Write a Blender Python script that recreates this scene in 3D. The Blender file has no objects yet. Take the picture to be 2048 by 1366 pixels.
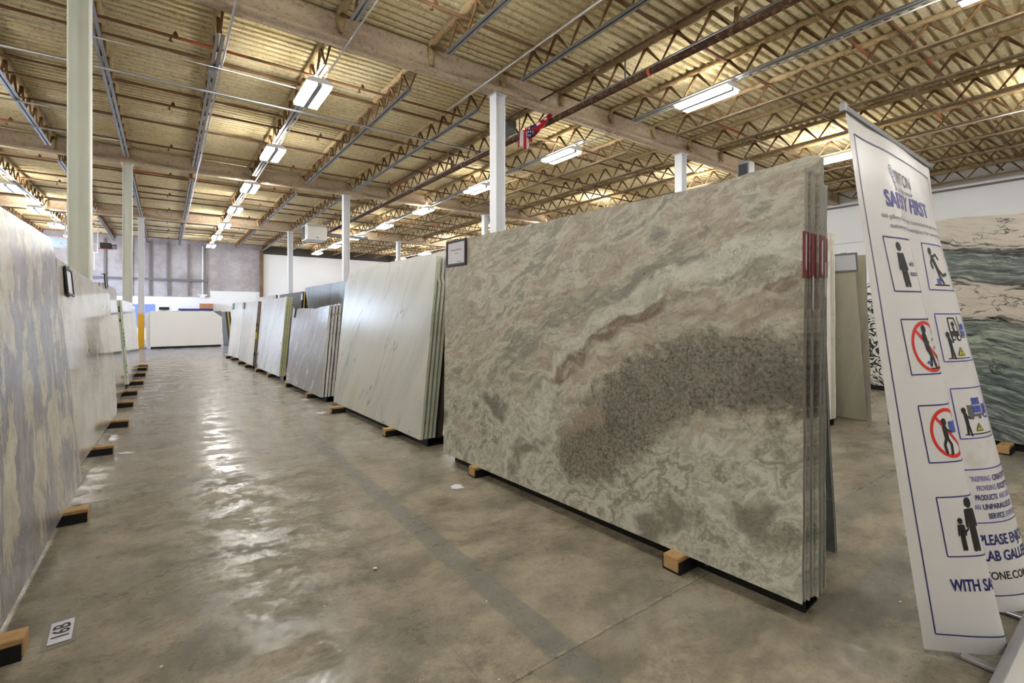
import bpy, bmesh, math, random
from mathutils import Vector, Matrix
random.seed(7)
scene = bpy.context.scene
C = scene.collection

# ------------------------------------------------------------------ camera / world / exposure
F_PX, HZ, CX, CAM_Z = 957.0, 628.0, 1024.0, 1.41
YAW = math.atan(693 / 957.0)
SY, CY = math.sin(YAW), math.cos(YAW)
cam = bpy.data.cameras.new('camera')
cam.sensor_fit = 'HORIZONTAL'; cam.sensor_width = 36.0
cam.lens = 36.0 * F_PX / 2048.0
cam.shift_y = -(683 - HZ) / 2048.0
cam.clip_start = 0.02; cam.clip_end = 200
camo = bpy.data.objects.new('camera', cam); C.objects.link(camo)
camo.location = (0, 0, CAM_Z); camo.rotation_euler = (math.pi / 2, 0, -YAW)
scene.camera = camo
world = bpy.data.worlds.new('world'); scene.world = world; world.use_nodes = True
bg = world.node_tree.nodes['Background']
bg.inputs[0].default_value = (0.62, 0.78, 1.0, 1); bg.inputs[1].default_value = 22.0
scene.view_settings.view_transform = 'Standard'; scene.view_settings.look = 'None'
scene.view_settings.exposure = 0.60; scene.view_settings.gamma = 1.0
scene.view_settings.use_curve_mapping = False
cy_ = scene.cycles                        # light paths only: fewer bounces are enough in this white-lit hall
cy_.max_bounces = 4; cy_.diffuse_bounces = 3; cy_.glossy_bounces = 2; cy_.transmission_bounces = 2; cy_.transparent_max_bounces = 4
cy_.caustics_reflective = False; cy_.caustics_refractive = False; cy_.adaptive_threshold = 0.04
LAMP_DOWN, LAMP_SIDE_FILL, LAMP_UP = 29.0, 112.0, 130.0           # radiance of the fixtures' lower panels, added side fill and upper slots

def ray(x, y):
    r = (x - CX) / F_PX; u = (HZ - y) / F_PX
    return Vector((SY + r * CY, CY - r * SY, u))
def onz(x, y, z):
    d = ray(x, y); return Vector((0, 0, CAM_Z)) + d * ((z - CAM_Z) / d.z)
def onX(x, y, X):
    d = ray(x, y); return Vector((0, 0, CAM_Z)) + d * (X / d.x)
def onY(x, y, Y):
    d = ray(x, y); return Vector((0, 0, CAM_Z)) + d * (Y / d.y)

# ------------------------------------------------------------------ node expression helper
def lin(c):
    c = c / 255.0
    return c / 12.92 if c <= 0.04045 else ((c + 0.055) / 1.055) ** 2.4
def rgb(r, g, b): return (lin(r), lin(g), lin(b), 1.0)

class S:
    """a socket with arithmetic"""
    def __init__(s, g, k): s.g = g; s.k = k
    def __add__(a, b): return a.g.m('ADD', a, b)
    def __radd__(a, b): return a.g.m('ADD', b, a)
    def __sub__(a, b): return a.g.m('SUBTRACT', a, b)
    def __rsub__(a, b): return a.g.m('SUBTRACT', b, a)
    def __mul__(a, b): return a.g.m('MULTIPLY', a, b)
    def __rmul__(a, b): return a.g.m('MULTIPLY', b, a)
class G:
    def __init__(s, name):
        s.mat = bpy.data.materials.new(name); s.mat.use_nodes = True
        s.t = s.mat.node_tree; s.n = s.t.nodes; s.l = s.t.links
        s.bsdf = s.n['Principled BSDF']
    def put(s, sock, v):
        if isinstance(v, S): s.l.new(v.k, sock)
        else: sock.default_value = v
    def m(s, op, a, b=None, c=None):
        n = s.n.new('ShaderNodeMath'); n.operation = op
        s.put(n.inputs[0], a)
        if b is not None: s.put(n.inputs[1], b)
        if c is not None: s.put(n.inputs[2], c)
        return S(s, n.outputs[0])
    def v(s, op, a, b=None, scale=None):
        n = s.n.new('ShaderNodeVectorMath'); n.operation = op
        s.put(n.inputs[0], a)
        if b is not None: s.put(n.inputs[1], b)
        if scale is not None: s.put(n.inputs[3], scale)
        return S(s, n.outputs['Value'] if op in ('LENGTH', 'DOT_PRODUCT', 'DISTANCE') else n.outputs[0])
    def co(s, which='Object'):
        n = s.n.new('ShaderNodeTexCoord'); return S(s, n.outputs[which])
    def pos(s):
        n = s.n.new('ShaderNodeNewGeometry'); return S(s, n.outputs['Position'])
    def rand(s):
        n = s.n.new('ShaderNodeObjectInfo'); return S(s, n.outputs['Random'])
    def sep(s, v):
        n = s.n.new('ShaderNodeSeparateXYZ'); s.put(n.inputs[0], v)
        return [S(s, o) for o in n.outputs]
    def comb(s, x, y, z=0.0):
        n = s.n.new('ShaderNodeCombineXYZ')
        for i, q in enumerate((x, y, z)): s.put(n.inputs[i], q)
        return S(s, n.outputs[0])
    def noise(s, vec, scale, detail=3.0, rough=0.55, dist=0.0, col=False):
        n = s.n.new('ShaderNodeTexNoise'); s.put(n.inputs['Vector'], vec)
        n.inputs['Scale'].default_value = scale; n.inputs['Detail'].default_value = detail
        n.inputs['Roughness'].default_value = rough; n.inputs['Distortion'].default_value = dist
        return S(s, n.outputs['Color' if col else 'Fac'])
    def vor(s, vec, scale, feat='F1'):
        n = s.n.new('ShaderNodeTexVoronoi'); n.feature = feat
        s.put(n.inputs['Vector'], vec); n.inputs['Scale'].default_value = scale
        return S(s, n.outputs[0])
    def sm(s, x, a, b, c=0.0, d=1.0):
        n = s.n.new('ShaderNodeMapRange'); n.interpolation_type = 'SMOOTHSTEP'; n.clamp = True
        s.put(n.inputs[0], x)
        for i, q in enumerate((a, b, c, d)): s.put(n.inputs[i + 1], q)
        return S(s, n.outputs[0])
    def mix(s, f, a, b):
        n = s.n.new('ShaderNodeMix'); n.data_type = 'RGBA'; n.clamp_factor = True
        s.put(n.inputs[0], f); s.put(n.inputs[6], a); s.put(n.inputs[7], b)
        return S(s, n.outputs[2])
    def ramp(s, f, stops):
        n = s.n.new('ShaderNodeValToRGB'); s.put(n.inputs[0], f)
        e = n.color_ramp.elements
        while len(e) < len(stops): e.new(0.5)
        for q, (p, c) in zip(e, stops): q.position = p; q.color = c
        return S(s, n.outputs[0])
    def warp(s, vec, scale, amt, detail=2.0):
        c = s.noise(vec, scale, detail, 0.5, 0, True)
        return s.v('ADD', vec, s.v('SCALE', s.v('SUBTRACT', c, (0.5, 0.5, 0.5)), scale=amt))
    def rot(s, vec, ang, sc=(1, 1, 1)):
        """turn first, then stretch"""
        n = s.n.new('ShaderNodeMapping'); s.put(n.inputs[0], vec); n.inputs['Rotation'].default_value = ang
        return s.v('MULTIPLY', S(s, n.outputs[0]), sc)
    def seg(s, p, a, b):
        """distance to the segment a-b (points are (x, 0, z))"""
        A = Vector((a[0], 0, a[1])); D = Vector((b[0] - a[0], 0, b[1] - a[1]))
        q = s.v('SUBTRACT', p, tuple(A))
        h = s.m('MULTIPLY', s.v('DOT_PRODUCT', q, tuple(D)), 1.0 / max(D.length_squared, 1e-6))
        n = s.n.new('ShaderNodeClamp'); s.put(n.inputs[0], h); h = S(s, n.outputs[0])
        return s.v('DISTANCE', q, s.v('SCALE', tuple(D), scale=h))
    def line(s, p, pts):
        d = None
        for a, b in zip(pts, pts[1:]):
            e = s.seg(p, a, b); d = e if d is None else s.m('MINIMUM', d, e)
        return d
    def out(s, col=None, rough=0.5, metal=0.0, bump=None, bstr=0.3, bdist=0.01, spec=None, coat=0.0, emit=None, estr=0.0, alpha=None, trans=None):
        b = s.bsdf
        if col is not None: s.put(b.inputs['Base Color'], col)
        s.put(b.inputs['Roughness'], rough); s.put(b.inputs['Metallic'], metal)
        if spec is not None: b.inputs['Specular IOR Level'].default_value = spec
        if coat: b.inputs['Coat Weight'].default_value = coat; b.inputs['Coat Roughness'].default_value = 0.06
        if emit is not None: s.put(b.inputs['Emission Color'], emit); b.inputs['Emission Strength'].default_value = estr
        if alpha is not None: s.put(b.inputs['Alpha'], alpha)
        if trans is not None: b.inputs['Transmission Weight'].default_value = trans
        if bump is not None:
            n = s.n.new('ShaderNodeBump'); n.inputs['Strength'].default_value = bstr; n.inputs['Distance'].default_value = bdist
            s.put(n.inputs['Height'], bump); s.l.new(n.outputs[0], b.inputs['Normal'])
        return s.mat
def plain(name, c, rough=0.5, metal=0.0, var=0.08, scale=6.0, spec=None):
    g = G(name); n = g.noise(g.co(), scale, 4)
    c1 = tuple(max(0, q * (1 - var)) for q in c[:3]) + (1,); c2 = tuple(min(1, q * (1 + var)) for q in c[:3]) + (1,)
    return g.out(g.mix(n, c1, c2), rough, metal, spec=spec)

M = {}
# ---- concrete floor
def mk_floor():
    g = G('concrete_floor'); p = g.pos(); x, y, z = g.sep(p)
    pw = g.warp(p, 1.3, 0.25, 1); pw2 = g.warp(pw, 6, 0.07, 2); ej = (g.noise(p, 5, 3) - 0.5) * 0.05; grit = g.noise(p, 16, 5, 0.8)
    big = g.noise(pw, 0.55, 4, 0.6); mid = g.noise(g.rot(pw2, (0, 0, 0.1), (1.0, 1.5, 1)), 2.4, 6, 0.74); fine = g.noise(p, 60, 3, 0.75)
    col = g.mix(g.sm(mid, 0.36, 0.64), rgb(112, 105, 89), rgb(164, 154, 133))
    col = g.mix(g.sm(big, 0.45, 0.72) * 0.6, col, rgb(130, 128, 118))
    # the older pours beyond the joint are greyer
    col = g.mix(g.sm(y, 4.72, 4.76) * g.sm(mid, 0.2, 0.7, 0.45, 0.85), col, rgb(152, 146, 134))
    col = g.mix(g.sm(y, 17.5, 19.5) * 0.8, col, rgb(132, 134, 152))  # bluish daylight from the loading bay painted into the far floor
    # worn, chalky patches down the aisle, plus the lamps' reflected streak as colour
    sc = g.noise(g.rot(pw2, (0, 0, 0.25), (1, 1.4, 1)), 2.8, 7, 0.80)
    aisle = g.sm(g.m('ABSOLUTE', x - 0.62), 0.25, 0.75, 1, 0) * g.sm(y, 2.2, 3.3) * g.sm(y, 9, 13, 1, 0)
    chalk_sheen = g.sm(sc, 0.50, 0.57) * aisle
    col = g.mix(chalk_sheen * 0.7, col, rgb(196, 190, 178))
    dkst = g.noise(g.v('ADD', pw2, (13.0, 7.0, 0.0)), 1.6, 6, 0.75)
    col = g.mix(g.sm(dkst, 0.56, 0.70) * 0.5, col, rgb(78, 72, 62))
    # rust-brown stain streaks
    col = g.mix(g.sm(dkst, 0.44, 0.34) * 0.4, col, rgb(104, 86, 60))
    # patched grey trench strip along the aisle, and one across behind the first stack
    xe = x + ej
    strip = g.sm(xe, 1.27, 1.285) * g.sm(xe, 1.415, 1.43, 1, 0) * g.sm(y, 5.0, 6.5, 1, 0)
    ye = y + ej
    strip2 = g.sm(ye, 1.26, 1.28) * g.sm(ye, 1.5, 1.52, 1, 0) * g.sm(x, 3.4, 3.8)
    strip3 = g.sm(ye, 0.78, 0.80) * g.sm(ye, 0.98, 1.0, 1, 0) * g.sm(x, 2.5, 2.6)
    sv = g.m('MAXIMUM', g.m('MAXIMUM', strip * 0.65, strip2 * 0.45), strip3 * 0.5)
    col = g.mix(sv * g.sm(mid, 0.15, 0.6, 0.5, 1), col, rgb(104, 107, 103))
    # saw-cut joints
    wob = ej * 0.3
    def joint(v, at, w): return g.sm(g.m('ABSOLUTE', v + wob - at), w * 0.4, w, 1, 0)
    j = joint(y, 1.48, 0.005) * 0.8; 
    for at in (4.74, 8.02, 11.3, 17.9): j = g.m('MAXIMUM', j, joint(y, at, 0.009) * 0.9)
    j = g.m('MAXIMUM', j, joint(x, 0.98, 0.004) * 0.3)
    col = g.mix(j * g.sm(fine, 0.3, 0.6, 0.4, 0.9), col, rgb(62, 56, 48))
    jd = joint(y, 1.49, 0.008) * g.sm(grit, 0.5, 0.58)
    col = g.mix(jd * 0.7, col, rgb(190, 182, 165))
    # specks of stone dust
    sp = g.vor(p, 26)
    col = g.mix(g.sm(sp, 0.05, 0.09, 1, 0) * g.sm(big, 0.45, 0.60) * 0.8, col, rgb(205, 200, 188))
    col = g.mix(g.sm(grit, 0.50, 0.62) * 0.30, col, rgb(84, 77, 66)); col = g.mix(g.sm(grit, 0.42, 0.34) * 0.25, col, rgb(178, 170, 152))
    col = g.mix(g.sm(fine, 0.35, 0.75) * 0.22, col, rgb(70, 62, 52))
    ro = g.sm(sc, 0.45, 0.55, 0.58, 0.27)
    ro = g.m('SUBTRACT', ro, g.sm(y, 4.7, 4.8, 0, 0.12))
    ro = ro + (grit - 0.5) * 0.7
    h = fine * 0.5 - j * 1.5
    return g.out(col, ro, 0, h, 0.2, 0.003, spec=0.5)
M['floor'] = mk_floor()

# ---- sprayed fireproofing on the deck, the girders and the joists
def spray(name, a, b, c, sc=38, bs=0.9, bd=0.02, dirt=0.6):
    g = G(name); p = g.pos()
    n1 = g.noise(p, sc, 5, 0.75); n2 = g.noise(p, 1.1, 4, 0.6); n3 = g.noise(p, 12, 6, 0.75)
    col = g.mix(g.sm(n2, 0.3, 0.7), a, b)
    col = g.mix(g.sm(n3, 0.50, 0.66) * dirt, col, c)
    col = g.mix(g.sm(n1, 0.56, 0.68) * 0.8, col, c)
    return g.out(col, 0.95, 0, n1 + n3 * 0.7, bs, bd, spec=0.1)
M['deck'] = spray('sprayed_roof_deck', rgb(234, 216, 168), rgb(244, 231, 192), rgb(164, 130, 84), 30, 1.0, 0.025, 0.5)
M['girder'] = spray('sprayed_girder', rgb(208, 186, 164), rgb(216, 198, 170), rgb(128, 98, 76), 34, 1.0, 0.03, 0.5)
M['chord_spray'] = spray('sprayed_chord', rgb(190, 164, 120), rgb(206, 182, 142), rgb(104, 78, 50), 60, 1.0, 0.02)
M['web'] = spray('rusty_web_bar', rgb(98, 72, 50), rgb(140, 110, 76), rgb(56, 38, 26), 40, 0.8, 0.01)
M['chord_dusty'] = spray('dusty_chord', rgb(128, 110, 88), rgb(150, 132, 104), rgb(84, 66, 48), 30, 0.4, 0.005)
def mk_bridging():
    g = G('bridging_pipe'); p = g.pos(); x, y, z = g.sep(p)
    n = g.noise(g.comb(x * 0.55, y * 0.9), 1.0, 2); n2 = g.noise(p, 25, 4, 0.7)
    col = g.mix(n2, rgb(88, 60, 42), rgb(136, 104, 72))
    col = g.mix(g.sm(n, 0.62, 0.66) * g.sm(n2, 0.2, 0.6, 0.4, 0.9), col, rgb(196, 104, 68))
    return g.out(col, 0.85, 0, n2, 0.6, 0.01)
M['bridging'] = mk_bridging()
M['steel'] = plain('galvanised_steel', rgb(150, 152, 156), 0.38, 0.75, 0.15, 14)
M['steel_dk'] = plain('dull_grey_steel', rgb(120, 122, 124), 0.5, 0.55, 0.15, 10)
M['black'] = plain('black_steel', rgb(26, 24, 23), 0.5, 0.3, 0.3, 12)
M['pipe_dk'] = spray('dark_sprinkler_pipe', rgb(66, 48, 42), rgb(88, 66, 54), rgb(150, 124, 90), 26, 0.4, 0.006)
M['alu'] = plain('brushed_aluminium', rgb(196, 197, 200), 0.3, 0.85, 0.05, 8)
M['paint_w'] = plain('white_column_paint', rgb(226, 228, 232), 0.42, 0, 0.03, 3)
M['paint_cream'] = plain('ivory_column_paint', rgb(216, 218, 208), 0.42, 0, 0.04, 3)
M['yellow'] = plain('yellow_guard_paint', rgb(226, 172, 22), 0.45, 0, 0.08, 5)
M['white_metal'] = plain('white_enamel', rgb(232, 232, 232), 0.4, 0, 0.03, 3)
M['dark_slot'] = plain('dark_grille', rgb(36, 38, 44), 0.5, 0.2, 0.2, 10)
M['orange'] = plain('orange_enamel', rgb(226, 112, 28), 0.45, 0, 0.1, 5)
M['orange_pipe'] = plain('orange_paint', rgb(208, 98, 58), 0.6, 0, 0.15, 12)
M['paper'] = plain('white_paper', rgb(222, 222, 230), 0.6, 0, 0.02, 3)
M['ink'] = plain('black_ink', rgb(22, 22, 24), 0.5, 0, 0.1, 3)
M['ink_grey'] = plain('grey_ink', rgb(96, 96, 104), 0.5, 0, 0.1, 3)
M['navy'] = plain('navy_ink', rgb(36, 34, 112), 0.45, 0, 0.08, 3)
M['violet'] = plain('blue_violet_ink', rgb(74, 70, 168), 0.45, 0, 0.06, 3)
M['blue_ink'] = plain('mid_blue_ink', rgb(62, 84, 178), 0.45, 0, 0.06, 3)
M['red_ink'] = plain('red_ink', rgb(222, 38, 30), 0.45, 0, 0.05, 3)
M['yel_ink'] = plain('yellow_ink', rgb(214, 208, 60), 0.45, 0, 0.05, 3)
M['white_ink'] = plain('white_ink', rgb(232, 232, 236), 0.5, 0, 0.02, 3)
M['red_tape'] = plain('red_tape', rgb(122, 20, 32), 0.4, 0, 0.15, 9)
M['green_pen'] = plain('green_marker', rgb(14, 128, 62), 0.5, 0, 0.1, 5)
M['blue_edge'] = plain('blue_resin_edge', rgb(84, 112, 206), 0.35, 0, 0.2, 12)
M['frame_blk'] = plain('black_frame', rgb(24, 24, 30), 0.3, 0, 0.1, 6)
M['frame_grey'] = plain('silver_frame', rgb(150, 152, 158), 0.3, 0.6, 0.1, 6)
M['cardboard'] = plain('cardboard', rgb(168, 118, 82), 0.8, 0, 0.1, 5)
M['flag_r'] = plain('flag_red', rgb(176, 26, 40), 0.8, 0, 0.08, 5)
M['flag_w'] = plain('flag_white', rgb(232, 224, 226), 0.8, 0, 0.03, 5)
M['flag_b'] = plain('flag_blue', rgb(34, 38, 84), 0.8, 0, 0.1, 5)
M['chip'] = plain('stone_chip', rgb(226, 222, 212), 0.7, 0, 0.06, 30)
def mk_vinyl():
    g = G('banner_vinyl'); p = g.pos(); n = g.noise(p, 7, 4, 0.6)
    col = g.mix(g.sm(n, 0.62, 0.75) * 0.35, rgb(226, 225, 226), rgb(196, 184, 170))
    return g.out(col, 0.32, 0, g.noise(p, 5, 2), 0.12, 0.01, spec=0.45)
M['vinyl'] = mk_vinyl()
def mk_wood():
    g = G('bunk_wood'); o = g.co(); n = g.noise(g.rot(o, (0, 0, 0), (2, 18, 18)), 4, 5, 0.6); n2 = g.noise(o, 14, 4)
    col = g.mix(n, rgb(150, 112, 66), rgb(206, 172, 122)); col = g.mix(g.sm(n2, 0.5, 0.75) * 0.6, col, rgb(112, 74, 40))
    return g.out(col, 0.85, 0, n, 0.4, 0.004)
M['wood'] = mk_wood()
def mk_lamp(name, strength, c):
    g = G(name); return g.out((0.9, 0.9, 0.9, 1), 0.5, emit=c, estr=strength)
M['lamp'] = mk_lamp('lamp_diffuser', LAMP_DOWN, (1.0, 0.985, 0.96, 1))
M['lamp_side_fill'] = mk_lamp('lens_side_fill', LAMP_SIDE_FILL, (1.0, 0.985, 0.96, 1))
M['lamp_up'] = mk_lamp('lamp_top_slot', LAMP_UP, (1.0, 0.95, 0.84, 1))
# ---- walls
def mk_wall_white():
    g = G('white_wall_paint'); p = g.pos(); n = g.noise(p, 0.8, 4); x, y, z = g.sep(p)
    col = g.mix(n, rgb(226, 226, 226), rgb(238, 238, 238))
    return g.out(col, 0.6, 0, g.noise(p, 20, 3), 0.1, 0.004)
M['wall_white'] = mk_wall_white()
def mk_wall_grey():
    g = G('grey_board_wall'); p = g.pos(); x, y, z = g.sep(p)
    n = g.noise(p, 1.2, 5, 0.65); n2 = g.noise(p, 8, 5, 0.7)
    col = g.mix(g.sm(n, 0.25, 0.75), rgb(150, 142, 140), rgb(184, 178, 180))
    col = g.mix(g.sm(n2, 0.55, 0.72) * 0.4, col, rgb(112, 100, 92))
    return g.out(col, 0.85, 0, n2, 0.3, 0.01)
M['wall_grey'] = mk_wall_grey()
M['stud'] = plain('wall_steel_stud', rgb(118, 112, 110), 0.6, 0.2, 0.15, 6)
M['rust'] = spray('rusty_corner_post', rgb(112, 84, 66), rgb(150, 120, 96), rgb(76, 56, 44), 20, 0.6, 0.02)
M['door_w'] = plain('pale_blue_white_door', rgb(222, 230, 246), 0.45, 0, 0.03, 3)
M['blue_film'] = plain('blue_poster', rgb(120, 138, 200), 0.5, 0, 0.2, 1.2)

# ---- stone.  Slab coordinates: x along the slab from its near end, z up its face
def mk_fantasy():
    g = G('brown_green_swirled_granite'); o = g.co(); x, y, z = g.sep(o)
    p = g.comb(x, 0.0, z)
    w1 = g.warp(p, 1.3, 0.30, 2); w2 = g.warp(w1, 4.0, 0.13, 3); w = g.warp(g.warp(w2, 13, 0.045, 3), 45, 0.012, 2)
    flow = g.rot(w, (0, -0.36, 0), (1.0, 1, 3.0)); curl = g.rot(w, (0, -0.6, 0), (1.0, 1, 1.5))
    f1 = g.noise(flow, 1.7, 7, 0.60); f2 = g.noise(flow, 6.0, 6, 0.70); f3 = g.noise(curl, 2.3, 7, 0.58)
    gr = g.noise(o, 85, 3, 0.8); gr2 = g.noise(g.warp(p, 40, 0.03, 2), 48, 5, 0.8); gr3 = g.noise(w, 7, 6, 0.7)
    rag = (g.noise(w, 8, 6, 0.7) - 0.5)                                             # ragged borders
    # upper field: beige and grey bands, faintly pink
    col = g.ramp(f1, [(0.26, rgb(140, 139, 129)), (0.36, rgb(168, 162, 148)), (0.42, rgb(186, 182, 167)), (0.455, rgb(166, 157, 142)), (0.50, rgb(182, 173, 157)), (0.54, rgb(200, 199, 184)), (0.575, rgb(168, 164, 151)), (0.63, rgb(146, 145, 135)), (0.70, rgb(178, 170, 155)), (0.80, rgb(158, 156, 146))])
    col = g.mix(g.sm(f2, 0.54, 0.60) * 0.55, col, rgb(204, 202, 186))
    col = g.mix(g.sm(f2, 0.36, 0.44, 1, 0) * 0.55, col, rgb(126, 122, 110))
    # lower field: white-green clouds and grey drifts
    lowc = g.ramp(f3, [(0.28, rgb(112, 110, 101)), (0.37, rgb(140, 138, 127)), (0.43, rgb(182, 182, 170)), (0.47, rgb(208, 208, 196)), (0.505, rgb(166, 165, 153)), (0.535, rgb(200, 200, 187)), (0.575, rgb(140, 138, 127)), (0.615, rgb(206, 206, 193)), (0.66, rgb(164, 160, 147)), (0.74, rgb(188, 187, 174))])
    lm = g.sm(z + x * 0.02 + rag * 0.9, 0.62, 0.80, 1, 0)
    col = g.mix(lm, col, lowc)
    # grey drift over the pale belt
    gy = g.line(w, [(0.6, 1.62), (1.15, 1.43), (1.45, 1.30), (1.8, 1.10), (2.3, 0.78)]) + rag * 0.16
    col = g.mix(g.sm(gy, 0.06, 0.12, 0.85, 0) * g.sm(f2, 0.40, 0.62, 1, 0.2), col, rgb(136, 138, 129))
    white = g.mix(g.sm(f2, 0.35, 0.6), rgb(184, 186, 172), rgb(212, 212, 199))
    d_w1 = g.line(w, [(-0.05, 1.64), (0.3, 1.62), (0.52, 1.53), (0.73, 1.48), (0.92, 1.40), (1.10, 1.26), (1.30, 1.11), (1.55, 0.93), (1.72, 0.70), (1.84, 0.50)]) + rag * 0.14
    col = g.mix(g.sm(d_w1, 0.055, 0.085, 0.95, 0) * g.sm(f3, 0.25, 0.40, 0.5, 1), col, white)
    # big speckled dark field
    d_d = g.line(w, [(-0.25, 1.06), (0.35, 1.04), (0.72, 0.92), (1.0, 0.68), (1.40, 0.38)]) + rag * 0.45
    dk = g.sm(d_d, 0.15, 0.27, 1, 0)
    dcol = g.ramp(gr2, [(0.34, rgb(62, 58, 52)), (0.43, rgb(108, 103, 93)), (0.52, rgb(132, 127, 116)), (0.60, rgb(148, 144, 132)), (0.70, rgb(182, 178, 165))])
    dcol = g.mix(g.sm(gr3, 0.50, 0.66) * 0.55, dcol, rgb(158, 153, 141)); dcol = g.mix(g.sm(gr3, 0.36, 0.46, 1, 0) * 0.5, dcol, rgb(84, 79, 71))
    dcol = g.mix(g.sm(x + rag * 0.6, 0.05, 0.5, 0.5, 0) * g.sm(z, 1.20, 0.95), dcol, rgb(84, 76, 68))
    col = g.mix(dk, col, dcol)
    # pinkish apron and the rust-brown seam
    d_r = g.line(w2, [(-0.05, 1.51), (0.25, 1.445), (0.45, 1.44), (0.57, 1.50), (0.73, 1.38), (0.95, 1.26), (1.21, 1.09), (1.42, 0.95), (1.62, 0.84), (1.82, 0.77)]) + rag * 0.05
    dap = g.line(w, [(-0.05, 1.40), (0.3, 1.36), (0.6, 1.36)]) + rag * 0.08
    col = g.mix(g.sm(dap, 0.03, 0.09, 0.8, 0), col, g.mix(g.sm(f2, 0.4, 0.6), rgb(156, 147, 133), rgb(184, 176, 160)))
    wd = g.sm(x, 0.3, 1.3, 0.036, 0.056)
    col = g.mix(g.sm(d_r, wd * 0.5, wd, 1, 0) * g.sm(f2, 0.40, 0.66, 1, 0.4), col, rgb(128, 112, 99))
    # grey-brown islands in the pale field
    isl = g.m('MINIMUM', g.line(w, [(0.85, 0.10), (0.70, 0.20), (0.50, 0.24)]), g.line(w, [(0.26, 0.34), (0.05, 0.27)]))
    isl = g.m('MINIMUM', isl, g.line(w, [(0.13, 0.78), (0.08, 0.66)]) + 0.03)
    isl = g.m('MINIMUM', isl, g.line(w, [(2.25, 0.45), (2.45, 0.62)]) + 0.01) + rag * 0.20
    col = g.mix(g.sm(isl, 0.03, 0.10, 0.85, 0), col, g.mix(gr2, rgb(88, 84, 74), rgb(150, 147, 134)))
    tan = g.m('MINIMUM', g.line(w, [(1.22, 0.66), (1.50, 0.54)]), g.line(w, [(2.6, 0.22), (2.9, 0.36)])) + rag * 0.12
    col = g.mix(g.sm(tan, 0.02, 0.10, 0.55, 0), col, rgb(172, 158, 139))
    # hair veins and dark mineral specks
    v = g.noise(g.warp(w, 7, 0.16, 3), 4.0, 7, 0.7)
    col = g.mix(g.sm(g.m('ABSOLUTE', v - 0.5), 0.0, 0.014, 0.5, 0), col, rgb(112, 110, 100))
    sp = g.noise(p, 40, 3, 0.6)
    col = g.mix(g.sm(sp, 0.66, 0.72) * g.sm(f1, 0.4, 0.6, 0.25, 0.8), col, rgb(72, 67, 60))
    col = g.mix(g.sm(gr, 0.58, 0.75) * 0.35, col, rgb(112, 108, 98))
    return g.out(col, g.sm(gr2, 0.3, 0.7, 0.22, 0.36), 0, gr, 0.06, 0.002, spec=0.4)
M['fantasy'] = mk_fantasy()

def mk_veined(name, base, cloud, vein, ang=0.9, scale=2.0, thin=0.03, amt=0.8, rough=0.16, gold=None, mlo=0.42):
    g = G(name); o = g.co(); x, y, z = g.sep(o); p = g.v('ADD', o, g.v('SCALE', g.comb(g.rand(), g.rand(), g.rand()), scale=7.0))
    w = g.warp(g.warp(p, 1.2, 0.16, 2), 7, 0.016, 3)
    fl = g.rot(w, (0, ang, 0), (3.6, 1, 0.55))
    n1 = g.noise(fl, scale * 0.45, 5, 0.6, 0.3); n2 = g.noise(fl, scale * 0.55, 2, 0.5); n3 = g.noise(fl, scale * 1.5, 3, 0.55)
    col = g.mix(g.sm(n1, 0.40, 0.70), base, cloud)
    if gold: col = g.mix(g.sm(g.noise(fl, scale * 0.6, 4), 0.60, 0.78) * 0.5, col, gold)
    wid = g.sm(g.noise(w, 5, 3), 0.3, 0.7, thin * 0.35, thin * 1.3)
    a = g.sm(g.m('ABSOLUTE', n2 - 0.5), 0.0, wid, 1, 0) * g.sm(g.noise(fl, 0.8, 2), mlo, mlo + 0.16)
    b = g.sm(g.m('ABSOLUTE', n3 - 0.52), 0.0, thin * 0.55, 1, 0) * g.sm(g.noise(fl, 1.3, 2), mlo + 0.06, mlo + 0.2) * 0.55
    col = g.mix(g.m('MAXIMUM', a, b) * amt, col, vein)
    return g.out(col, rough, 0, spec=0.5)
M['calacatta'] = mk_veined('white_marble_grey_veins', rgb(206, 208, 202), rgb(190, 193, 190), rgb(132, 135, 132), 0.55, 2.0, 0.016, 0.65, 0.26, rgb(192, 190, 160))
M['statuario'] = mk_veined('pale_marble', rgb(222, 223, 222), rgb(196, 198, 200), rgb(140, 143, 146), 0.45, 2.0, 0.02, 0.8, 0.2, None, 0.36)
M['pale'] = mk_veined('off_white_marble', rgb(230, 230, 226), rgb(208, 208, 204), rgb(172, 172, 170), 0.4, 1.6, 0.03, 0.5, 0.2)
M['greymarble'] = mk_veined('grey_marble_white_veins', rgb(150, 148, 150), rgb(172, 168, 170), rgb(230, 228, 226), 0.55, 2.6, 0.020, 1.0, 0.16, None, 0.30)
M['darkgrey'] = mk_veined('dark_grey_marble', rgb(118, 120, 120), rgb(98, 100, 102), rgb(164, 164, 160), 0.7, 2.4, 0.015, 0.5, 0.25)
M['khaki'] = mk_veined('khaki_quartzite', rgb(188, 183, 164), rgb(204, 198, 178), rgb(150, 144, 126), 0.3, 1.4, 0.03, 0.4, 0.3)
M['pure'] = plain('pure_white_quartz', rgb(240, 240, 238), 0.35, 0, 0.02, 2)
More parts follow.
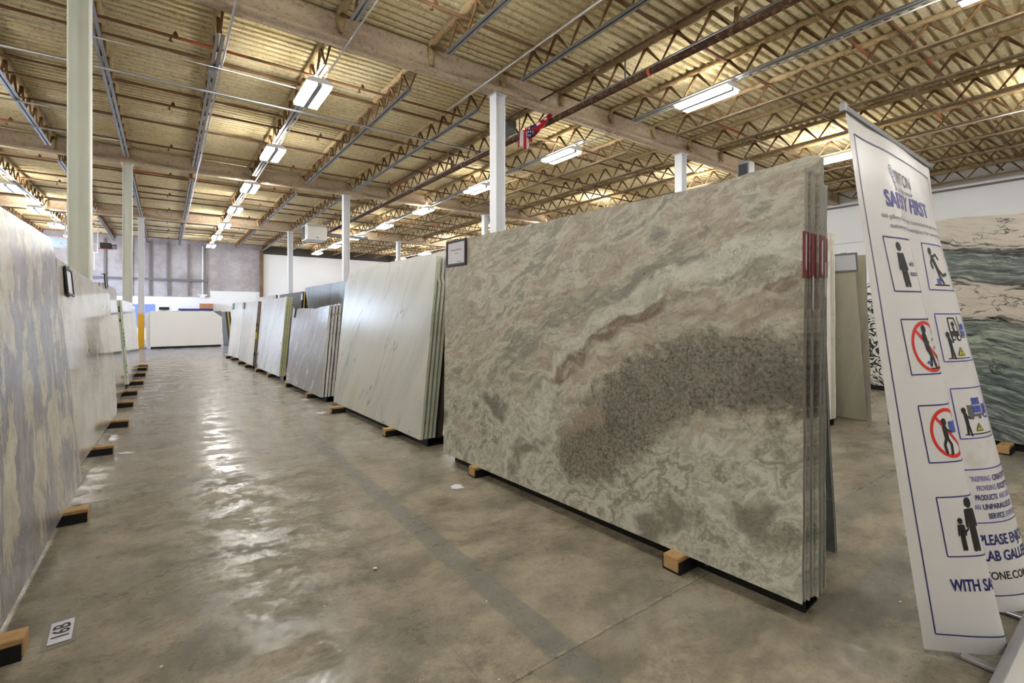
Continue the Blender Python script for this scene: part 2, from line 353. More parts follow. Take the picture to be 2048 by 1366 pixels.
def mk_onyx():
    g = G('beige_clouded_quartzite'); o = g.co(); x, y, z = g.sep(o); p = g.comb(x, 0.0, z)
    w = g.warp(g.warp(p, 2.0, 0.25, 3), 8, 0.07, 3)
    n = g.noise(w, 2.0, 7, 0.62); n2 = g.noise(w, 6.0, 6, 0.7)
    col = g.mix(g.sm(n, 0.35, 0.65), rgb(188, 183, 168), rgb(216, 212, 200))
    col = g.mix(g.sm(n2, 0.52, 0.66) * 0.5, col, rgb(164, 157, 138))
    br = g.line(w, [(1.2, 0.95), (1.6, 0.80), (1.9, 1.0)]) + (n2 - 0.5) * 0.5
    col = g.mix(g.sm(br, 0.12, 0.32, 0.8, 0) * g.sm(n2, 0.35, 0.6), col, rgb(136, 124, 98))
    v = g.noise(g.warp(w, 5, 0.2), 3.0, 5, 0.65)
    col = g.mix(g.sm(g.m('ABSOLUTE', v - 0.5), 0, 0.02, 0.4, 0), col, rgb(146, 142, 128))
    return g.out(col, 0.07, 0, spec=0.6)
M['onyx'] = mk_onyx()
M['bluewhite'] = mk_veined('polished_white_quartz', rgb(226, 227, 234), rgb(214, 216, 224), rgb(190, 192, 198), 0.3, 1.4, 0.02, 0.3, 0.08)

def mk_flame():
    g = G('grey_cream_flamed_marble'); o = g.co(); x, y, z = g.sep(o); p = g.comb(x, 0.0, z)
    w1 = g.warp(p, 1.3, 0.42, 2); w = g.warp(g.warp(w1, 4.5, 0.16, 3), 14, 0.050, 3)
    fl = g.rot(w, (0, -0.26, 0), (2.3, 1, 0.85)); n = g.noise(fl, 1.6, 6, 0.60); n2 = g.noise(fl, 5.0, 6, 0.68)
    fl3 = g.rot(w, (0, -0.14, 0), (7.0, 1, 0.6)); n3 = g.noise(fl3, 3.0, 6, 0.7)
    t = n * 0.84 + n2 * 0.16
    low = g.sm(z, 0.95, 0.35)
    t = t + (n3 - 0.5) * low * 0.55
    cream = g.mix(g.sm(n2, 0.3, 0.7), rgb(158, 152, 134), rgb(204, 197, 174))
    grey = g.mix(g.sm(n2, 0.3, 0.7), rgb(112, 110, 118), rgb(150, 148, 154))
    col = g.mix(g.sm(t, 0.49, 0.53), grey, cream); col = g.mix(g.sm(n2, 0.55, 0.70) * 0.4, col, rgb(160, 157, 150))
    col = g.mix(g.sm(g.m('ABSOLUTE', t - 0.495), 0, 0.012, 0.35, 0), col, rgb(116, 108, 100))
    ct = g.m('SINE', n * 95.0 + n2 * 10.0)
    col = g.mix(g.sm(ct, 0.55, 1.0) * 0.35, col, rgb(128, 120, 110)); col = g.mix(g.sm(ct, -0.6, -1.0) * 0.25, col, rgb(196, 192, 178))
    pk = g.noise(fl3, 2.0, 4, 0.6)
    col = g.mix(g.sm(pk, 0.58, 0.72) * g.sm(z, 0.75, 0.2) * 0.75, col, rgb(150, 118, 106))
    col = g.mix(g.sm(n3, 0.30, 0.40, 1, 0) * low * 0.8, col, rgb(92, 90, 100))
    return g.out(col, 0.22, 0, spec=0.4)
M['flame'] = mk_flame()

def mk_wave():
    g = G('black_green_white_wave_marble'); o = g.co(); x, y, z = g.sep(o); p = g.comb(x, 0.0, z)
    w = g.warp(g.warp(p, 1.2, 0.30, 3), 5, 0.07, 3)
    zz = g.sep(w)[2]; q = g.rot(w, (0, 0.16, 0), (0.7, 1, 6.0)); n = g.noise(q, 2.4, 7, 0.7, 0.4); n2 = g.noise(q, 4.0, 7, 0.74, 0.3)
    xr = g.sep(w)[0]
    h = zz - (x * 0.16)                                     # the bands drop away from the far end
    dark = g.ramp(n2, [(0.30, rgb(46, 52, 54)), (0.43, rgb(80, 90, 90)), (0.53, rgb(112, 122, 119)), (0.60, rgb(166, 172, 163)), (0.66, rgb(104, 114, 111)), (0.78, rgb(150, 157, 148))])
    pale = g.ramp(n2, [(0.30, rgb(140, 138, 128)), (0.40, rgb(186, 178, 166)), (0.52, rgb(208, 199, 187)), (0.62, rgb(192, 188, 174)), (0.75, rgb(168, 170, 158))])
    # from the top: pale, dark band, pale band, dark body
    k1 = g.sm(h, 1.60, 1.70); k2 = g.sm(h, 1.28, 1.18) ; k3 = g.sm(h, 0.98, 0.90)
    pf = g.m('MAXIMUM', k1, g.m('MULTIPLY', g.sm(h, 1.31, 1.23), g.sm(h, 0.80, 0.92)))
    pf = g.m('MAXIMUM', pf, g.m('MULTIPLY', g.sm(n, 0.58, 0.68), g.sm(h, 0.2, 0.9, 0.5, 0.9)))
    col = g.mix(pf, dark, pale)
    gw = g.sm(h, 0.40, 0.55) * g.sm(h, 0.85, 0.72) * g.sm(n2, 0.4, 0.6)
    col = g.mix(gw * 0.8, col, rgb(176, 184, 166))
    v = g.noise(g.rot(g.warp(w, 3, 0.3, 3), (0, 0.2, 0), (0.8, 1, 2.2)), 2.2, 6, 0.62)
    col = g.mix(g.sm(g.m('ABSOLUTE', v - 0.5), 0, 0.016, 1, 0) * g.sm(g.noise(w, 2.5, 2), 0.46, 0.6), col, rgb(38, 40, 42))
    for hb in (1.64, 1.26, 0.86):                          # black seams where the bands meet
        col = g.mix(g.sm(g.m('ABSOLUTE', h - hb + (n - 0.5) * 0.5), 0.012, 0.05, 1, 0) * g.sm(n2, 0.3, 0.55, 0.3, 1), col, rgb(36, 38, 40))
    return g.out(col, 0.2, 0, spec=0.45)
M['wave'] = mk_wave()
def mk_zebra():
    g = G('zebra_marble'); o = g.co(); x, y, z = g.sep(o); p = g.comb(x, 0.0, z)
    w = g.warp(g.warp(p, 2.5, 0.5, 3), 7, 0.08, 2)
    n = g.noise(g.rot(w, (0, 0.4, 0), (1, 1, 2.4)), 3.2, 2, 0.5)
    s = g.m('SINE', n * 42.0)
    col = g.mix(g.sm(s, 0.1, 0.55), rgb(214, 214, 208), rgb(48, 50, 52))
    return g.out(col, 0.2)
M['zebra'] = mk_zebra()
def mk_edge(name, a, b, c):
    """sawn slab edge: rough, streaked downwards"""
    g = G(name); o = g.co(); q = g.rot(o, (0, 0, 0), (14, 14, 1.2)); n = g.noise(q, 3, 5, 0.7); n2 = g.noise(o, 12, 5, 0.7)
    col = g.mix(g.sm(n, 0.3, 0.7), a, b); col = g.mix(g.sm(n2, 0.52, 0.72) * 0.8, col, c)
    return g.out(col, 0.6, 0, n2, 0.5, 0.004)
M['edge_grey'] = mk_edge('sawn_grey_edge', rgb(120, 120, 112), rgb(160, 160, 152), rgb(66, 64, 58))
M['edge_green'] = mk_edge('sawn_pale_green_edge', rgb(190, 194, 166), rgb(214, 218, 196), rgb(128, 126, 84))
M['edge_olive'] = mk_edge('sawn_olive_edge', rgb(176, 178, 124), rgb(206, 206, 158), rgb(120, 116, 62))
M['edge_rough'] = mk_edge('rough_split_edge', rgb(230, 230, 228), rgb(190, 190, 188), rgb(62, 60, 57))
M['edge_brown'] = mk_edge('brown_slab_edge', rgb(140, 116, 96), rgb(108, 88, 72), rgb(60, 48, 40))
M['edge_cream'] = mk_edge('cream_slab_edge', rgb(214, 204, 176), rgb(196, 184, 150), rgb(150, 120, 80))
M['edge_white'] = mk_edge('white_slab_edge', rgb(226, 226, 222), rgb(206, 206, 204), rgb(168, 168, 164))
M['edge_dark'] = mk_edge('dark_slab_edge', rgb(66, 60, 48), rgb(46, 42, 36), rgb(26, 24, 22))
M['edge_yellow'] = mk_edge('yellow_slab_edge', rgb(206, 184, 96), rgb(186, 164, 84), rgb(90, 76, 36))
M['plastic'] = None
def mk_plastic():
    g = G('clear_sleeve_plastic'); return g.out(rgb(170, 168, 154), 0.25, alpha=0.55)
M['plastic'] = mk_plastic()

# ------------------------------------------------------------------ mesh helpers
def tag(o, label=None, cat=None, group=None, kind=None):
    if label: o['label'] = label
    if cat: o['category'] = cat
    if group: o['group'] = group
    if kind: o['kind'] = kind
    return o
def empty(name, loc=(0, 0, 0), mat=None):
    o = bpy.data.objects.new(name, None); C.objects.link(o); o.empty_display_size = 0.1
    if mat is not None: o.matrix_world = mat
    else: o.location = loc
    return o
class MB:
    def __init__(s): s.v = []; s.f = []; s.mi = []
    def add(s, vs, fs, m=0):
        k = len(s.v); s.v += [tuple(q) for q in vs]
        for f in fs: s.f.append(tuple(i + k for i in f)); s.mi.append(m)
        return s
    def box(s, x0, x1, y0, y1, z0, z1, m=0):
        vs = [(x, y, z) for x in (x0, x1) for y in (y0, y1) for z in (z0, z1)]
        return s.add(vs, [(0, 1, 3, 2), (4, 6, 7, 5), (0, 4, 5, 1), (2, 3, 7, 6), (0, 2, 6, 4), (1, 5, 7, 3)], m)
    def tube(s, pts, r, n=8, m=0, cap=True):
        pts = [Vector(p) for p in pts]; rs = r if isinstance(r, (list, tuple)) else [r] * len(pts)
        rings = []
        for i, p in enumerate(pts):
            d = (pts[min(i + 1, len(pts) - 1)] - pts[max(i - 1, 0)]).normalized()
            a = d.cross(Vector((0, 0, 1)))
            if a.length < 0.05: a = d.cross(Vector((1, 0, 0)))
            a.normalize(); b = d.cross(a)
            rings.append([p + (a * math.cos(2 * math.pi * k / n) + b * math.sin(2 * math.pi * k / n)) * rs[i] for k in range(n)])
        vs = [q for R in rings for q in R]; fs = []
        for i in range(len(pts) - 1):
            for k in range(n):
                fs.append((i * n + k, i * n + (k + 1) % n, (i + 1) * n + (k + 1) % n, (i + 1) * n + k))
        if cap: fs += [tuple(range(n))[::-1], tuple((len(pts) - 1) * n + k for k in range(n))]
        return s.add(vs, fs, m)
    def extrude(s, prof, path, m=0, cap=True):
        """prof: list of (a, b); path: list of functions (a, b) -> point"""
        n = len(prof); vs = [fn(a, b) for fn in path for a, b in prof]; fs = []
        for i in range(len(path) - 1):
            for k in range(n): fs.append((i * n + k, i * n + (k + 1) % n, (i + 1) * n + (k + 1) % n, (i + 1) * n + k))
        if cap: fs += [tuple(range(n))[::-1], tuple((len(path) - 1) * n + k for k in range(n))]
        return s.add(vs, fs, m)
    def mesh(s, name, mats, smooth=False, bevel=0.0, fix=True):
        me = bpy.data.meshes.new(name); me.from_pydata(s.v, [], s.f)
        mats = mats if isinstance(mats, (list, tuple)) else [mats]
        for q in mats: me.materials.append(q)
        if len(mats) > 1: me.polygons.foreach_set('material_index', s.mi)
        if fix or bevel:
            bm = bmesh.new(); bm.from_mesh(me)
            if bevel:
                bmesh.ops.bevel(bm, geom=[e for e in bm.edges if len(e.link_faces) == 2 and e.calc_face_angle(0) > 0.6], offset=bevel, segments=1, affect='EDGES', clamp_overlap=True)
            bmesh.ops.recalc_face_normals(bm, faces=bm.faces); bm.to_mesh(me); bm.free()
        if smooth: me.polygons.foreach_set('use_smooth', [True] * len(me.polygons))
        return me
    def build(s, name, mats, parent=None, smooth=False, bevel=0.0, mat=None, fix=True):
        return link(name, s.mesh(name, mats, smooth, bevel, fix), parent, mat)
def link(name, me, parent=None, mat=None):
    o = bpy.data.objects.new(name, me); C.objects.link(o)
    if parent is not None: o.parent = parent
    if mat is not None: o.matrix_local = mat
    return o
def struct(name, mb, m, **k):
    o = mb.build(name, m, **k); o['kind'] = 'structure'; return o
def jit(a): return random.uniform(-a, a)

# text: triangles of a line of lettering, in its own plane, cached
_tc = {}
def text2d(body, size=1.0, bold=0.0, align='LEFT', sx=1.0):
    key = (body, bold, align)
    if key not in _tc:
        cu = bpy.data.curves.new('lettering', 'FONT'); cu.body = body; cu.offset = bold; cu.align_x = align; cu.resolution_u = 3; cu.fill_mode = 'FRONT'
        ob = bpy.data.objects.new('lettering', cu); C.objects.link(ob)
        dg = bpy.context.evaluated_depsgraph_get(); dg.update()
        me = ob.evaluated_get(dg).to_mesh()
        vs = [(v.co.x, v.co.y) for v in me.vertices]; fs = [tuple(p.vertices) for p in me.polygons]
        ob.evaluated_get(dg).to_mesh_clear(); bpy.data.objects.remove(ob); bpy.data.curves.remove(cu)
        _tc[key] = (vs, fs)
    vs, fs = _tc[key]
    return [(x * size * sx, y * size) for x, y in vs], fs
# make the lettering while the scene is still small
for body, bold, al in [('SAFETY FIRST', 0.028, 'CENTER'), ('TRITON', 0.004, 'LEFT'), ('STONE GROUP', 0.012, 'LEFT'), ('slab gallery Group, we are committed to providing a safe', 0.0, 'CENTER'), ('customers and safe workplace for our employees', 0.0, 'CENTER'),
        ('"INSPIRING', 0.0, 'LEFT'), ('CREATIVITY', 0.022, 'LEFT'), ('PROVIDING', 0.0, 'LEFT'), ('EXCEPTIONAL', 0.022, 'LEFT'), ('PRODUCTS', 0.022, 'LEFT'), ('AND DELIVERING', 0.0, 'LEFT'), ('AN', 0.0, 'LEFT'),
        ('UNPARALLELED', 0.022, 'LEFT'), ('SERVICE', 0.022, 'LEFT'), ('EXPERIENCE', 0.0, 'LEFT'), ('PLEASE ENJOY', 0.024, 'LEFT'), ('SLAB GALLERY', 0.024, 'LEFT'), ('WITH SAFETY', 0.028, 'LEFT'), ('STONE.COM', 0.016, 'LEFT'),
        ('Fantasy Brown', 0.004, 'CENTER'), ('16B', 0.02, 'CENTER'), ('Watch', 0.008, 'LEFT'), ('hazards in', 0.008, 'LEFT'), ('the area', 0.008, 'LEFT'), ('with', 0.008, 'LEFT'), ('escort.', 0.008, 'LEFT'), ('Watch out', 0.008, 'LEFT'), ('for', 0.008, 'LEFT'),
        ('vehicles', 0.008, 'LEFT'), ('entering', 0.008, 'LEFT'), ('exiting', 0.008, 'LEFT'), ('warehouse', 0.008, 'LEFT'), ('Stay', 0.008, 'LEFT'), ('away', 0.008, 'LEFT'), ('from', 0.008, 'LEFT'), ('loads', 0.008, 'LEFT'), ('up', 0.008, 'LEFT'),
        ('and', 0.008, 'LEFT'), ('sit or', 0.008, 'LEFT'), ('legs.', 0.008, 'LEFT')]:
    text2d(body, 1.0, bold, al)

# ================================================================== THE SETTING
X0, X1, Y0, Y1 = -6.7, 19.5, -4.2, 33.7
JX0, JS = -0.78, 1.402                       # joist lines
BEAMS = [-1.75, 7.07, 15.89, 24.71]
COLX = [-6.40, -0.80, 4.80, 10.32, 15.9]
DECK_Z = 5.74
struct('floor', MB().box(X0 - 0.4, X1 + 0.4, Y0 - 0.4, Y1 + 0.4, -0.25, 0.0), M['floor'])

def make_deck():
    pitch = 0.152; prof = [(0.0, 0.0), (0.062, -0.002), (0.078, 0.010), (0.084, 0.046), (0.092, 0.056), (0.128, 0.056), (0.136, 0.046), (0.142, 0.010)]
    ys = []; y = Y0 - 0.1
    while y < Y1 + 0.1:
        ys += [(y + a, DECK_Z + b) for a, b in prof]; y += pitch
    xs = [X0 - 0.2 + i * 0.35 for i in range(int((X1 - X0 + 0.6) / 0.35) + 1)]
    vs = [(x, a + jit(0.005), b + jit(0.006)) for x in xs for a, b in ys]
    n = len(ys); fs = [(i * n + k, (i + 1) * n + k, (i + 1) * n + k + 1, i * n + k + 1) for i in range(len(xs) - 1) for k in range(n - 1)]
    mb = MB().add(vs, fs)
    mb.box(X0 - 0.4, X1 + 0.4, Y0 - 0.4, Y1 + 0.4, DECK_Z + 0.06, DECK_Z + 0.2)
    return struct('ceiling', mb, M['deck'], smooth=False, fix=False)
make_deck()

# walls ------------------------------------------------------------
struct('wall_right', MB().box(X1, X1 + 0.3, Y0 - 0.3, Y1 + 0.3, 0, DECK_Z + 0.1), M['wall_white'])
struct('trim_1', MB().box(X1 - 0.05, X1, Y0, Y1, 5.18, 5.24).box(X1 - 0.012, X1, Y0, Y1, 3.9, 3.91), M['stud'])
struct('wall_front', MB().box(X0 - 0.3, X1 + 0.3, Y0 - 0.3, Y0, 0, DECK_Z + 0.1), M['wall_white'])
# the left wall has an open loading bay
DY0, DY1 = 27.2, 30.8
struct('wall_left', MB().box(X0 - 0.3, X0, Y0 - 0.3, DY0, 0, DECK_Z + 0.1).box(X0 - 0.3, X0, DY1, Y1 + 0.3, 0, DECK_Z + 0.1).box(X0 - 0.3, X0, DY0, DY1, 4.2, DECK_Z + 0.1), M['wall_white'])
struct('ground_outside', MB().box(X0 - 14, X0 - 0.4, 18, 40, -0.25, -0.02), M['floor'])
# back wall: bare board on studs to the left, painted white low down and to the right of the corner post
xs5 = onY(525, 560, Y1).x
bw = struct('wall_back', MB().box(X0 - 0.3, X1 + 0.3, Y1 + 0.02, Y1 + 0.3, 0, DECK_Z + 0.1), M['wall_grey'])
struct('wall_back_white_lower', MB().box(X0, onY(420, 590, Y1).x, Y1 - 0.01, Y1 + 0.02, 0, onY(300, 593, Y1).z), M['wall_white'])
struct('wall_back_white_middle', MB().box(onY(420, 590, Y1).x, xs5, Y1 - 0.03, Y1 + 0.02, 0, onY(470, 583, Y1).z), M['wall_white'])
struct('wall_back_white_upper', MB().box(xs5 + 0.02, X1, Y1 - 0.05, Y1 + 0.02, 0, onY(525, 512, Y1).z + 0.12), M['wall_white'])
wl = struct('wall_back_ledge', MB().box(xs5, X1, Y1 - 0.10, Y1 + 0.02, onY(525, 512, Y1).z + 0.12, DECK_Z), M['edge_dark'])
ground = []
for px in (210, 262, 300, 337, 378, 411):
    x = onY(px, 560, Y1).x
    st = link('stud', MB().box(-0.05, 0.05, -0.08, 0, 2.45, 5.5).mesh('stud', M['stud']), bw); st.location = (x, Y1 + 0.02, 0)
zg = onY(300, 558, Y1).z
MB().box(X0, onY(416, 560, Y1).x, Y1 - 0.10, Y1 + 0.02, zg - 0.06, zg + 0.06).build('girt', M['stud'], bw)
MB().box(xs5 - 0.16, xs5 + 0.02, Y1 - 0.2, Y1, 0, 5.4).build('corner_post', M['rust'], bw)
pc = onY(405, 592, Y1)
MB().tube([(pc.x, Y1 - 0.05, pc.z), (pc.x, Y1 - 0.05, 5.4)], 0.03).build('wall_conduit', M['wall_white'], bw)
t = empty('wall_junction_box', (pc.x, Y1 - 0.09, pc.z))
tag(t, 'white electrical box with twin lamp heads on far wall below conduit', 'electrical box')
MB().box(-0.13, 0.13, -0.06, 0.05, -0.10, 0.10).build('box', M['white_metal'], t, bevel=0.01)
for s in (-1, 1): MB().tube([(s * 0.13, -0.03, 0.02), (s * 0.22, -0.06, 0.05)], [0.05, 0.07]).build('lamp_head', M['white_metal'], t)

# girders ------------------------------------------------------------
GW = 0.11
gprof = [(-GW, 5.31), (GW, 5.31), (GW + 0.005, 5.355), (0.075, 5.385), (0.065, 5.60), (GW, 5.635), (GW, 5.68), (-GW, 5.68), (-GW, 5.635), (-0.065, 5.60), (-0.075, 5.385), (-GW - 0.005, 5.355)]
names = ['behind the banner stand', 'over the column beside the folded flag', 'over the second row of columns', 'over the yellow footed column']
for yb, nm in zip(BEAMS, names):
    vs = []
    n = int((X1 - X0) / 0.16)
    path = []
    for i in range(n + 1):
        x = X0 + 0.005 + (X1 - X0 - 0.01) * i / n
        jj = [(jit(0.006), jit(0.005)) for _ in gprof]
        path.append([(x, yb + a + ja, b + jb) for (a, b), (ja, jb) in zip(gprof, jj)])
    k = len(gprof); mb = MB()
    mb.add([q for r in path for q in r], [(i * k + j, i * k + (j + 1) % k, (i + 1) * k + (j + 1) % k, (i + 1) * k + j) for i in range(n) for j in range(k)] + [tuple(range(k)), tuple(n * k + j for j in range(k))])
    g_ = empty('roof_girder', (0, 0, 0)); tag(g_, 'deep steel roof girder coated in pinkish foam ' + nm, 'girder', 'sprayed roof girders')
    mb.build('sprayed_section', M['girder'], g_, smooth=True)
    for i in range(19):                                                   # clods of foam where the joists bear
        x = JX0 + JS * (i - 4)
        if x < X0 + 0.3 or x > X1 - 0.3: continue
        cb = MB(); cb.tube([(x, yb - 0.155 + jit(0.01), 5.40 + jit(0.04)), (x + jit(0.02), yb - 0.11, 5.55), (x, yb - 0.10, 5.70)], [0.03, 0.06, 0.08], 7)
        cb.tube([(x, yb + 0.155, 5.42 + jit(0.04)), (x + jit(0.02), yb + 0.11, 5.55), (x, yb + 0.10, 5.70)], [0.03, 0.06, 0.08], 7)
        cb.build('foam_clod', M['chord_spray'], g_, smooth=True)

# columns ------------------------------------------------------------
def make_column(name, x, y, m, label, guard=False):
    t = empty(name, (x, y, 0)); tag(t, label, 'column', 'steel roof columns')
    w, d, tf, tw = 0.10, 0.10, 0.014, 0.012
    prof = [(-d, -w), (-d + tf, -w), (-d + tf, -tw), (d - tf, -tw), (d - tf, -w), (d, -w), (d, w), (d - tf, w), (d - tf, tw), (-d + tf, tw), (-d + tf, w), (-d, w)]
    MB().extrude(prof, [lambda a, b: (a, b, 0.02), lambda a, b: (a, b, 5.295)]).build('shaft', m, t)
    MB().box(-0.17, 0.17, -0.17, 0.17, 0, 0.02).build('base_plate', M['steel_dk'], t)
    cp = MB().box(-0.14, 0.14, -0.12, 0.12, 5.295, 5.31).build('cap_plate', m, t)
    for sx in (-1, 1):
        for sy in (-1, 1):
            MB().tube([(sx * 0.14, sy * 0.14, 0.02), (sx * 0.14, sy * 0.14, 0.05)], 0.015, 6).build('anchor_bolt', M['steel_dk'], t)
    if guard:
        MB().extrude([(-d - 0.004, -w - 0.004), (d + 0.004, -w - 0.004), (d + 0.004, w + 0.004), (-d - 0.004, w + 0.004)], [lambda a, b: (a, b, 0.02), lambda a, b: (a, b, 1.42)]).build('yellow_guard', M['yellow'], t)
    return t
LB = {(0, 1): 'ivory steel column rising behind the beige clouded slab', (1, 1): 'white steel column rising behind the framed swirled granite slab', (2, 1): 'white steel column rising behind the middle of the swirled granite slab',
      (0, 2): 'ivory steel column rising behind the green lettered slab edges', (1, 2): 'white steel column beside the hanging unit heater', (2, 2): 'white steel column partly hidden behind the framed slab column',
      (0, 3): 'white steel column with yellow painted foot', (1, 3): 'white steel column before the far white wall', (2, 3): 'white steel column rising over the end of the white marble stack'}
for j, y in enumerate([None, 7.25, 15.93, 24.6]):
    if j == 0: continue
    for i, x in enumerate(COLX[1:]):
        lab = LB.get((i, j), 'white steel column standing far behind the banner and stacks')
        cx = x
        if j == 1 and i > 0: y_ = 7.07
        elif j == 1: y_ = 7.40
        else: y_ = y
        if i == 3: continue
        make_column('steel_column', cx + (0 if i < 2 else -0.1), y_, M['paint_cream'] if (i == 0 and j < 3) else M['paint_w'], lab, guard=(i == 0 and j == 3))

# joists ------------------------------------------------------------
def joist_meshes(L):
    a, b = 0.14, L - 0.14
    # lumpy sprayed top chord
    n = int((b - a) / 0.12); mb = MB(); k = 8; rings = []
    for i in range(n + 1):
        y = a + (b - a) * i / n; s_ = 1 + jit(0.22)
        rings.append([(math.cos(2 * math.pi * q / k) * 0.062 * s_ + jit(0.006), y + jit(0.02), 5.695 + math.sin(2 * math.pi * q / k) * 0.045 * s_ + jit(0.006)) for q in range(k)])
    mb.add([q for r in rings for q in r], [(i * k + j, i * k + (j + 1) % k, (i + 1) * k + (j + 1) % k, (i + 1) * k + j) for i in range(n) for j in range(k)])
    top = mb.mesh('top_chord', M['chord_spray'], smooth=True)
    c0, c1 = a + 0.55, b - 0.55
    def chord(m):
        mb = MB()
        for s in (-1, 1):
            p = [(s * 0.012, 5.30), (s * 0.055, 5.30), (s * 0.055, 5.306), (s * 0.018, 5.306), (s * 0.018, 5.345), (s * 0.012, 5.345)]
            mb.extrude(p, [lambda u, v: (u, c0, v), lambda u, v: (u, c1, v)])
        return mb.mesh('bottom_chord', m)
    np_ = 13; st = (c1 - c0) / np_
    bars = []
    for i in range(np_ + 1):
        y = c0 + st * i
        bars.append(((0, y, 5.315), (0, y - st / 2, 5.67)) if i > 0 else ((0, y, 5.315), (0, a + 0.02, 5.66)))
        bars.append(((0, y, 5.315), (0, y + st / 2, 5.67)) if i < np_ else ((0, y, 5.315), (0, b - 0.02, 5.66)))
    return top, chord(M['steel']), chord(M['chord_dusty']), bars
LBAY = BEAMS[2] - BEAMS[1]
TOP, CH_S, CH_D, BARS = joist_meshes(LBAY)
def bar_mesh(p, q, up=0):
    mb = MB(); P, Q = Vector(p), Vector(q)
    mb.tube([P, P.lerp(Q, 0.35), P.lerp(Q, 0.7), Q], [0.013, 0.018, 0.023 + jit(0.003), 0.032], 5)
    return mb
# one mesh for each of the four inclinations
BM = {}
for b in BARS:
    k = round(b[1][1] - b[0][1], 3)
    if k not in BM: BM[k] = bar_mesh((0, 0, 0), (0, k, b[1][2] - b[0][2])).mesh('web_bar', M['web'], smooth=True)
wb = MB()
for p, q in BARS: wb.tube([p, q], [0.013, 0.025], 4)
WEB = wb.mesh('web', M['web'])
BAYN = ['bay above the banner', 'bay of the folded flag', 'bay of the unit heater', 'bay against the back wall']
JNAME = {-4: 'two past the left lamp row', -3: 'next past the left lamp row', -2: 'carrying the left lamp row', -1: 'between left lamps and ivory columns', 0: 'in line with the ivory columns', 1: 'between ivory columns and aisle lamps',
         2: 'carrying the aisle lamps', 3: 'between aisle lamps and flag column', 4: 'in line with the flag column', 5: 'directly above the sprinkler main', 6: 'carrying lamps past the sprinkler main', 7: 'one past the sprinkler side lamps',
         8: 'in line with the third columns', 9: 'one past the third columns', 10: 'carrying the lamps behind the banner', 11: 'one past the lamps behind the banner', 12: 'two past the lamps behind the banner', 13: 'two short of the right wall', 14: 'beside the right wall'}
ORDN = ['first', 'second', 'third', 'fourth', 'fifth', 'sixth', 'seventh', 'eighth', 'ninth', 'tenth']
for bay, yb in enumerate(BEAMS):
    for i in range(-4, 15):
        x = JX0 + JS * i
        if x < X0 + 0.2 or x > X1 - 0.15 or (bay == 0 and i < -1): continue
        t = empty('roof_joist', (x, yb, 0)); tag(t, 'open web roof joist %s, %s' % (JNAME[i], BAYN[bay]), 'joist', 'roof joists, ' + BAYN[bay])
        link('top_chord', TOP, t); link('bottom_chord', CH_S if x < 7.9 else CH_D, t)
        if bay < 2:
            for p, q in BARS:
                o = link('web_bar', BM[round(q[1] - p[1], 3)], t); o.location = p
        else:
            o = link('web', WEB, t); o['kind'] = 'stuff'

# bridging lines, sprinkler branches and conduits -------------------------------------------
def line_thing(name, pts, r, m, label, cat, group=None, n=8, jitr=0.0):
    P = [Vector(p) for p in pts]
    mb = MB()
    if jitr:
        q = []; 
        for a, b in zip(P, P[1:]):
            k = max(1, int((b - a).length / 0.25)); q += [a.lerp(b, i / k) for i in range(k)]
        q.append(P[-1]); mb.tube(q, [r * (1 + jit(jitr)) for _ in q], n)
    else: mb.tube(P, r, n)
    o = mb.build(name, m, smooth=True); tag(o, label, cat, group); return o
for bay, yb in enumerate(BEAMS):
    for d, lab in ((2.4, 'first'), (4.15, 'middle'), (6.15, 'last')):
        y = yb + d
        if y < 0.2 or y > Y1 - 0.3: continue
        line_thing('bridging_bar', [(X0 + 0.1, y, 5.655), (X1 - 0.1, y, 5.655)], 0.026, M['bridging'], 'rust brown bridging bar under the deck, %s past the girder, %s' % (lab, BAYN[bay]), 'bridging bar', 'joist bridging bars', 6, 0.3)
bcount = {}
for i in range(11):
    y = 2.85 + 2.93 * i
    if min(abs(y - b) for b in BEAMS) < 0.3: y += 0.45
    p = empty('sprinkler_branch', (0, y, 5.53)); bb = max(k for k in range(4) if BEAMS[k] < y); bcount[bb] = bcount.get(bb, -1) + 1
    tag(p, 'sprinkler branch pipe with small heads, %s past the girder, %s' % (ORDN[bcount[bb]], BAYN[bb]), 'sprinkler pipe', 'sprinkler branch pipes')
    MB().tube([(X0 + 0.1, 0, 0), (X1 - 0.1, 0, 0)], 0.024).build('pipe', M['bridging'], p, smooth=True)
    for xk in [JX0 + JS * (k + 0.6) for k in range(-4, 14, 2)]:
        hb = MB().tube([(xk, 0, -0.02), (xk, 0, -0.07)], 0.014, 6); hb.tube([(xk, 0, -0.07), (xk, 0, -0.075)], 0.03, 8)
        hb.tube([(xk + 0.06, 0, 0.0), (xk + 0.06, 0, 0.05), (xk + 0.06, 0, 0.09)], [0.04, 0.03, 0.008], 7)
        hb.build('sprinkler_head', M['web'], p)
mp = empty('sprinkler_main', (6.14, 0, 5.20)); tag(mp, 'thick dark brown sprinkler main pipe with the flag draped over it', 'pipe')
MB().tube([(0, Y0 + 0.05, 0), (0, 23.0, 0)], 0.055, 12).build('pipe', M['pipe_dk'], mp, smooth=True)
for i in range(9):
    y = -1.0 + 2.9 * i
    MB().tube([(0, y - 0.02, 0), (0, y + 0.02, 0)], 0.066, 12).build('coupling', M['orange_pipe'] if i == 2 else M['steel_dk'], mp, smooth=True)
    if abs(y + 0.5 - 7.07) > 0.3: MB().tube([(0, y + 0.5, 0.05), (0, y + 0.5, 0.40)], 0.012, 6).build('hanger_rod', M['steel_dk'], mp)
for y in (3.4, 9.1, 11.2, 17.0):
    MB().tube([(0, y, 0.04), (0, y, 0.28)], 0.03, 8).build('riser_nipple', M['bridging'], mp)
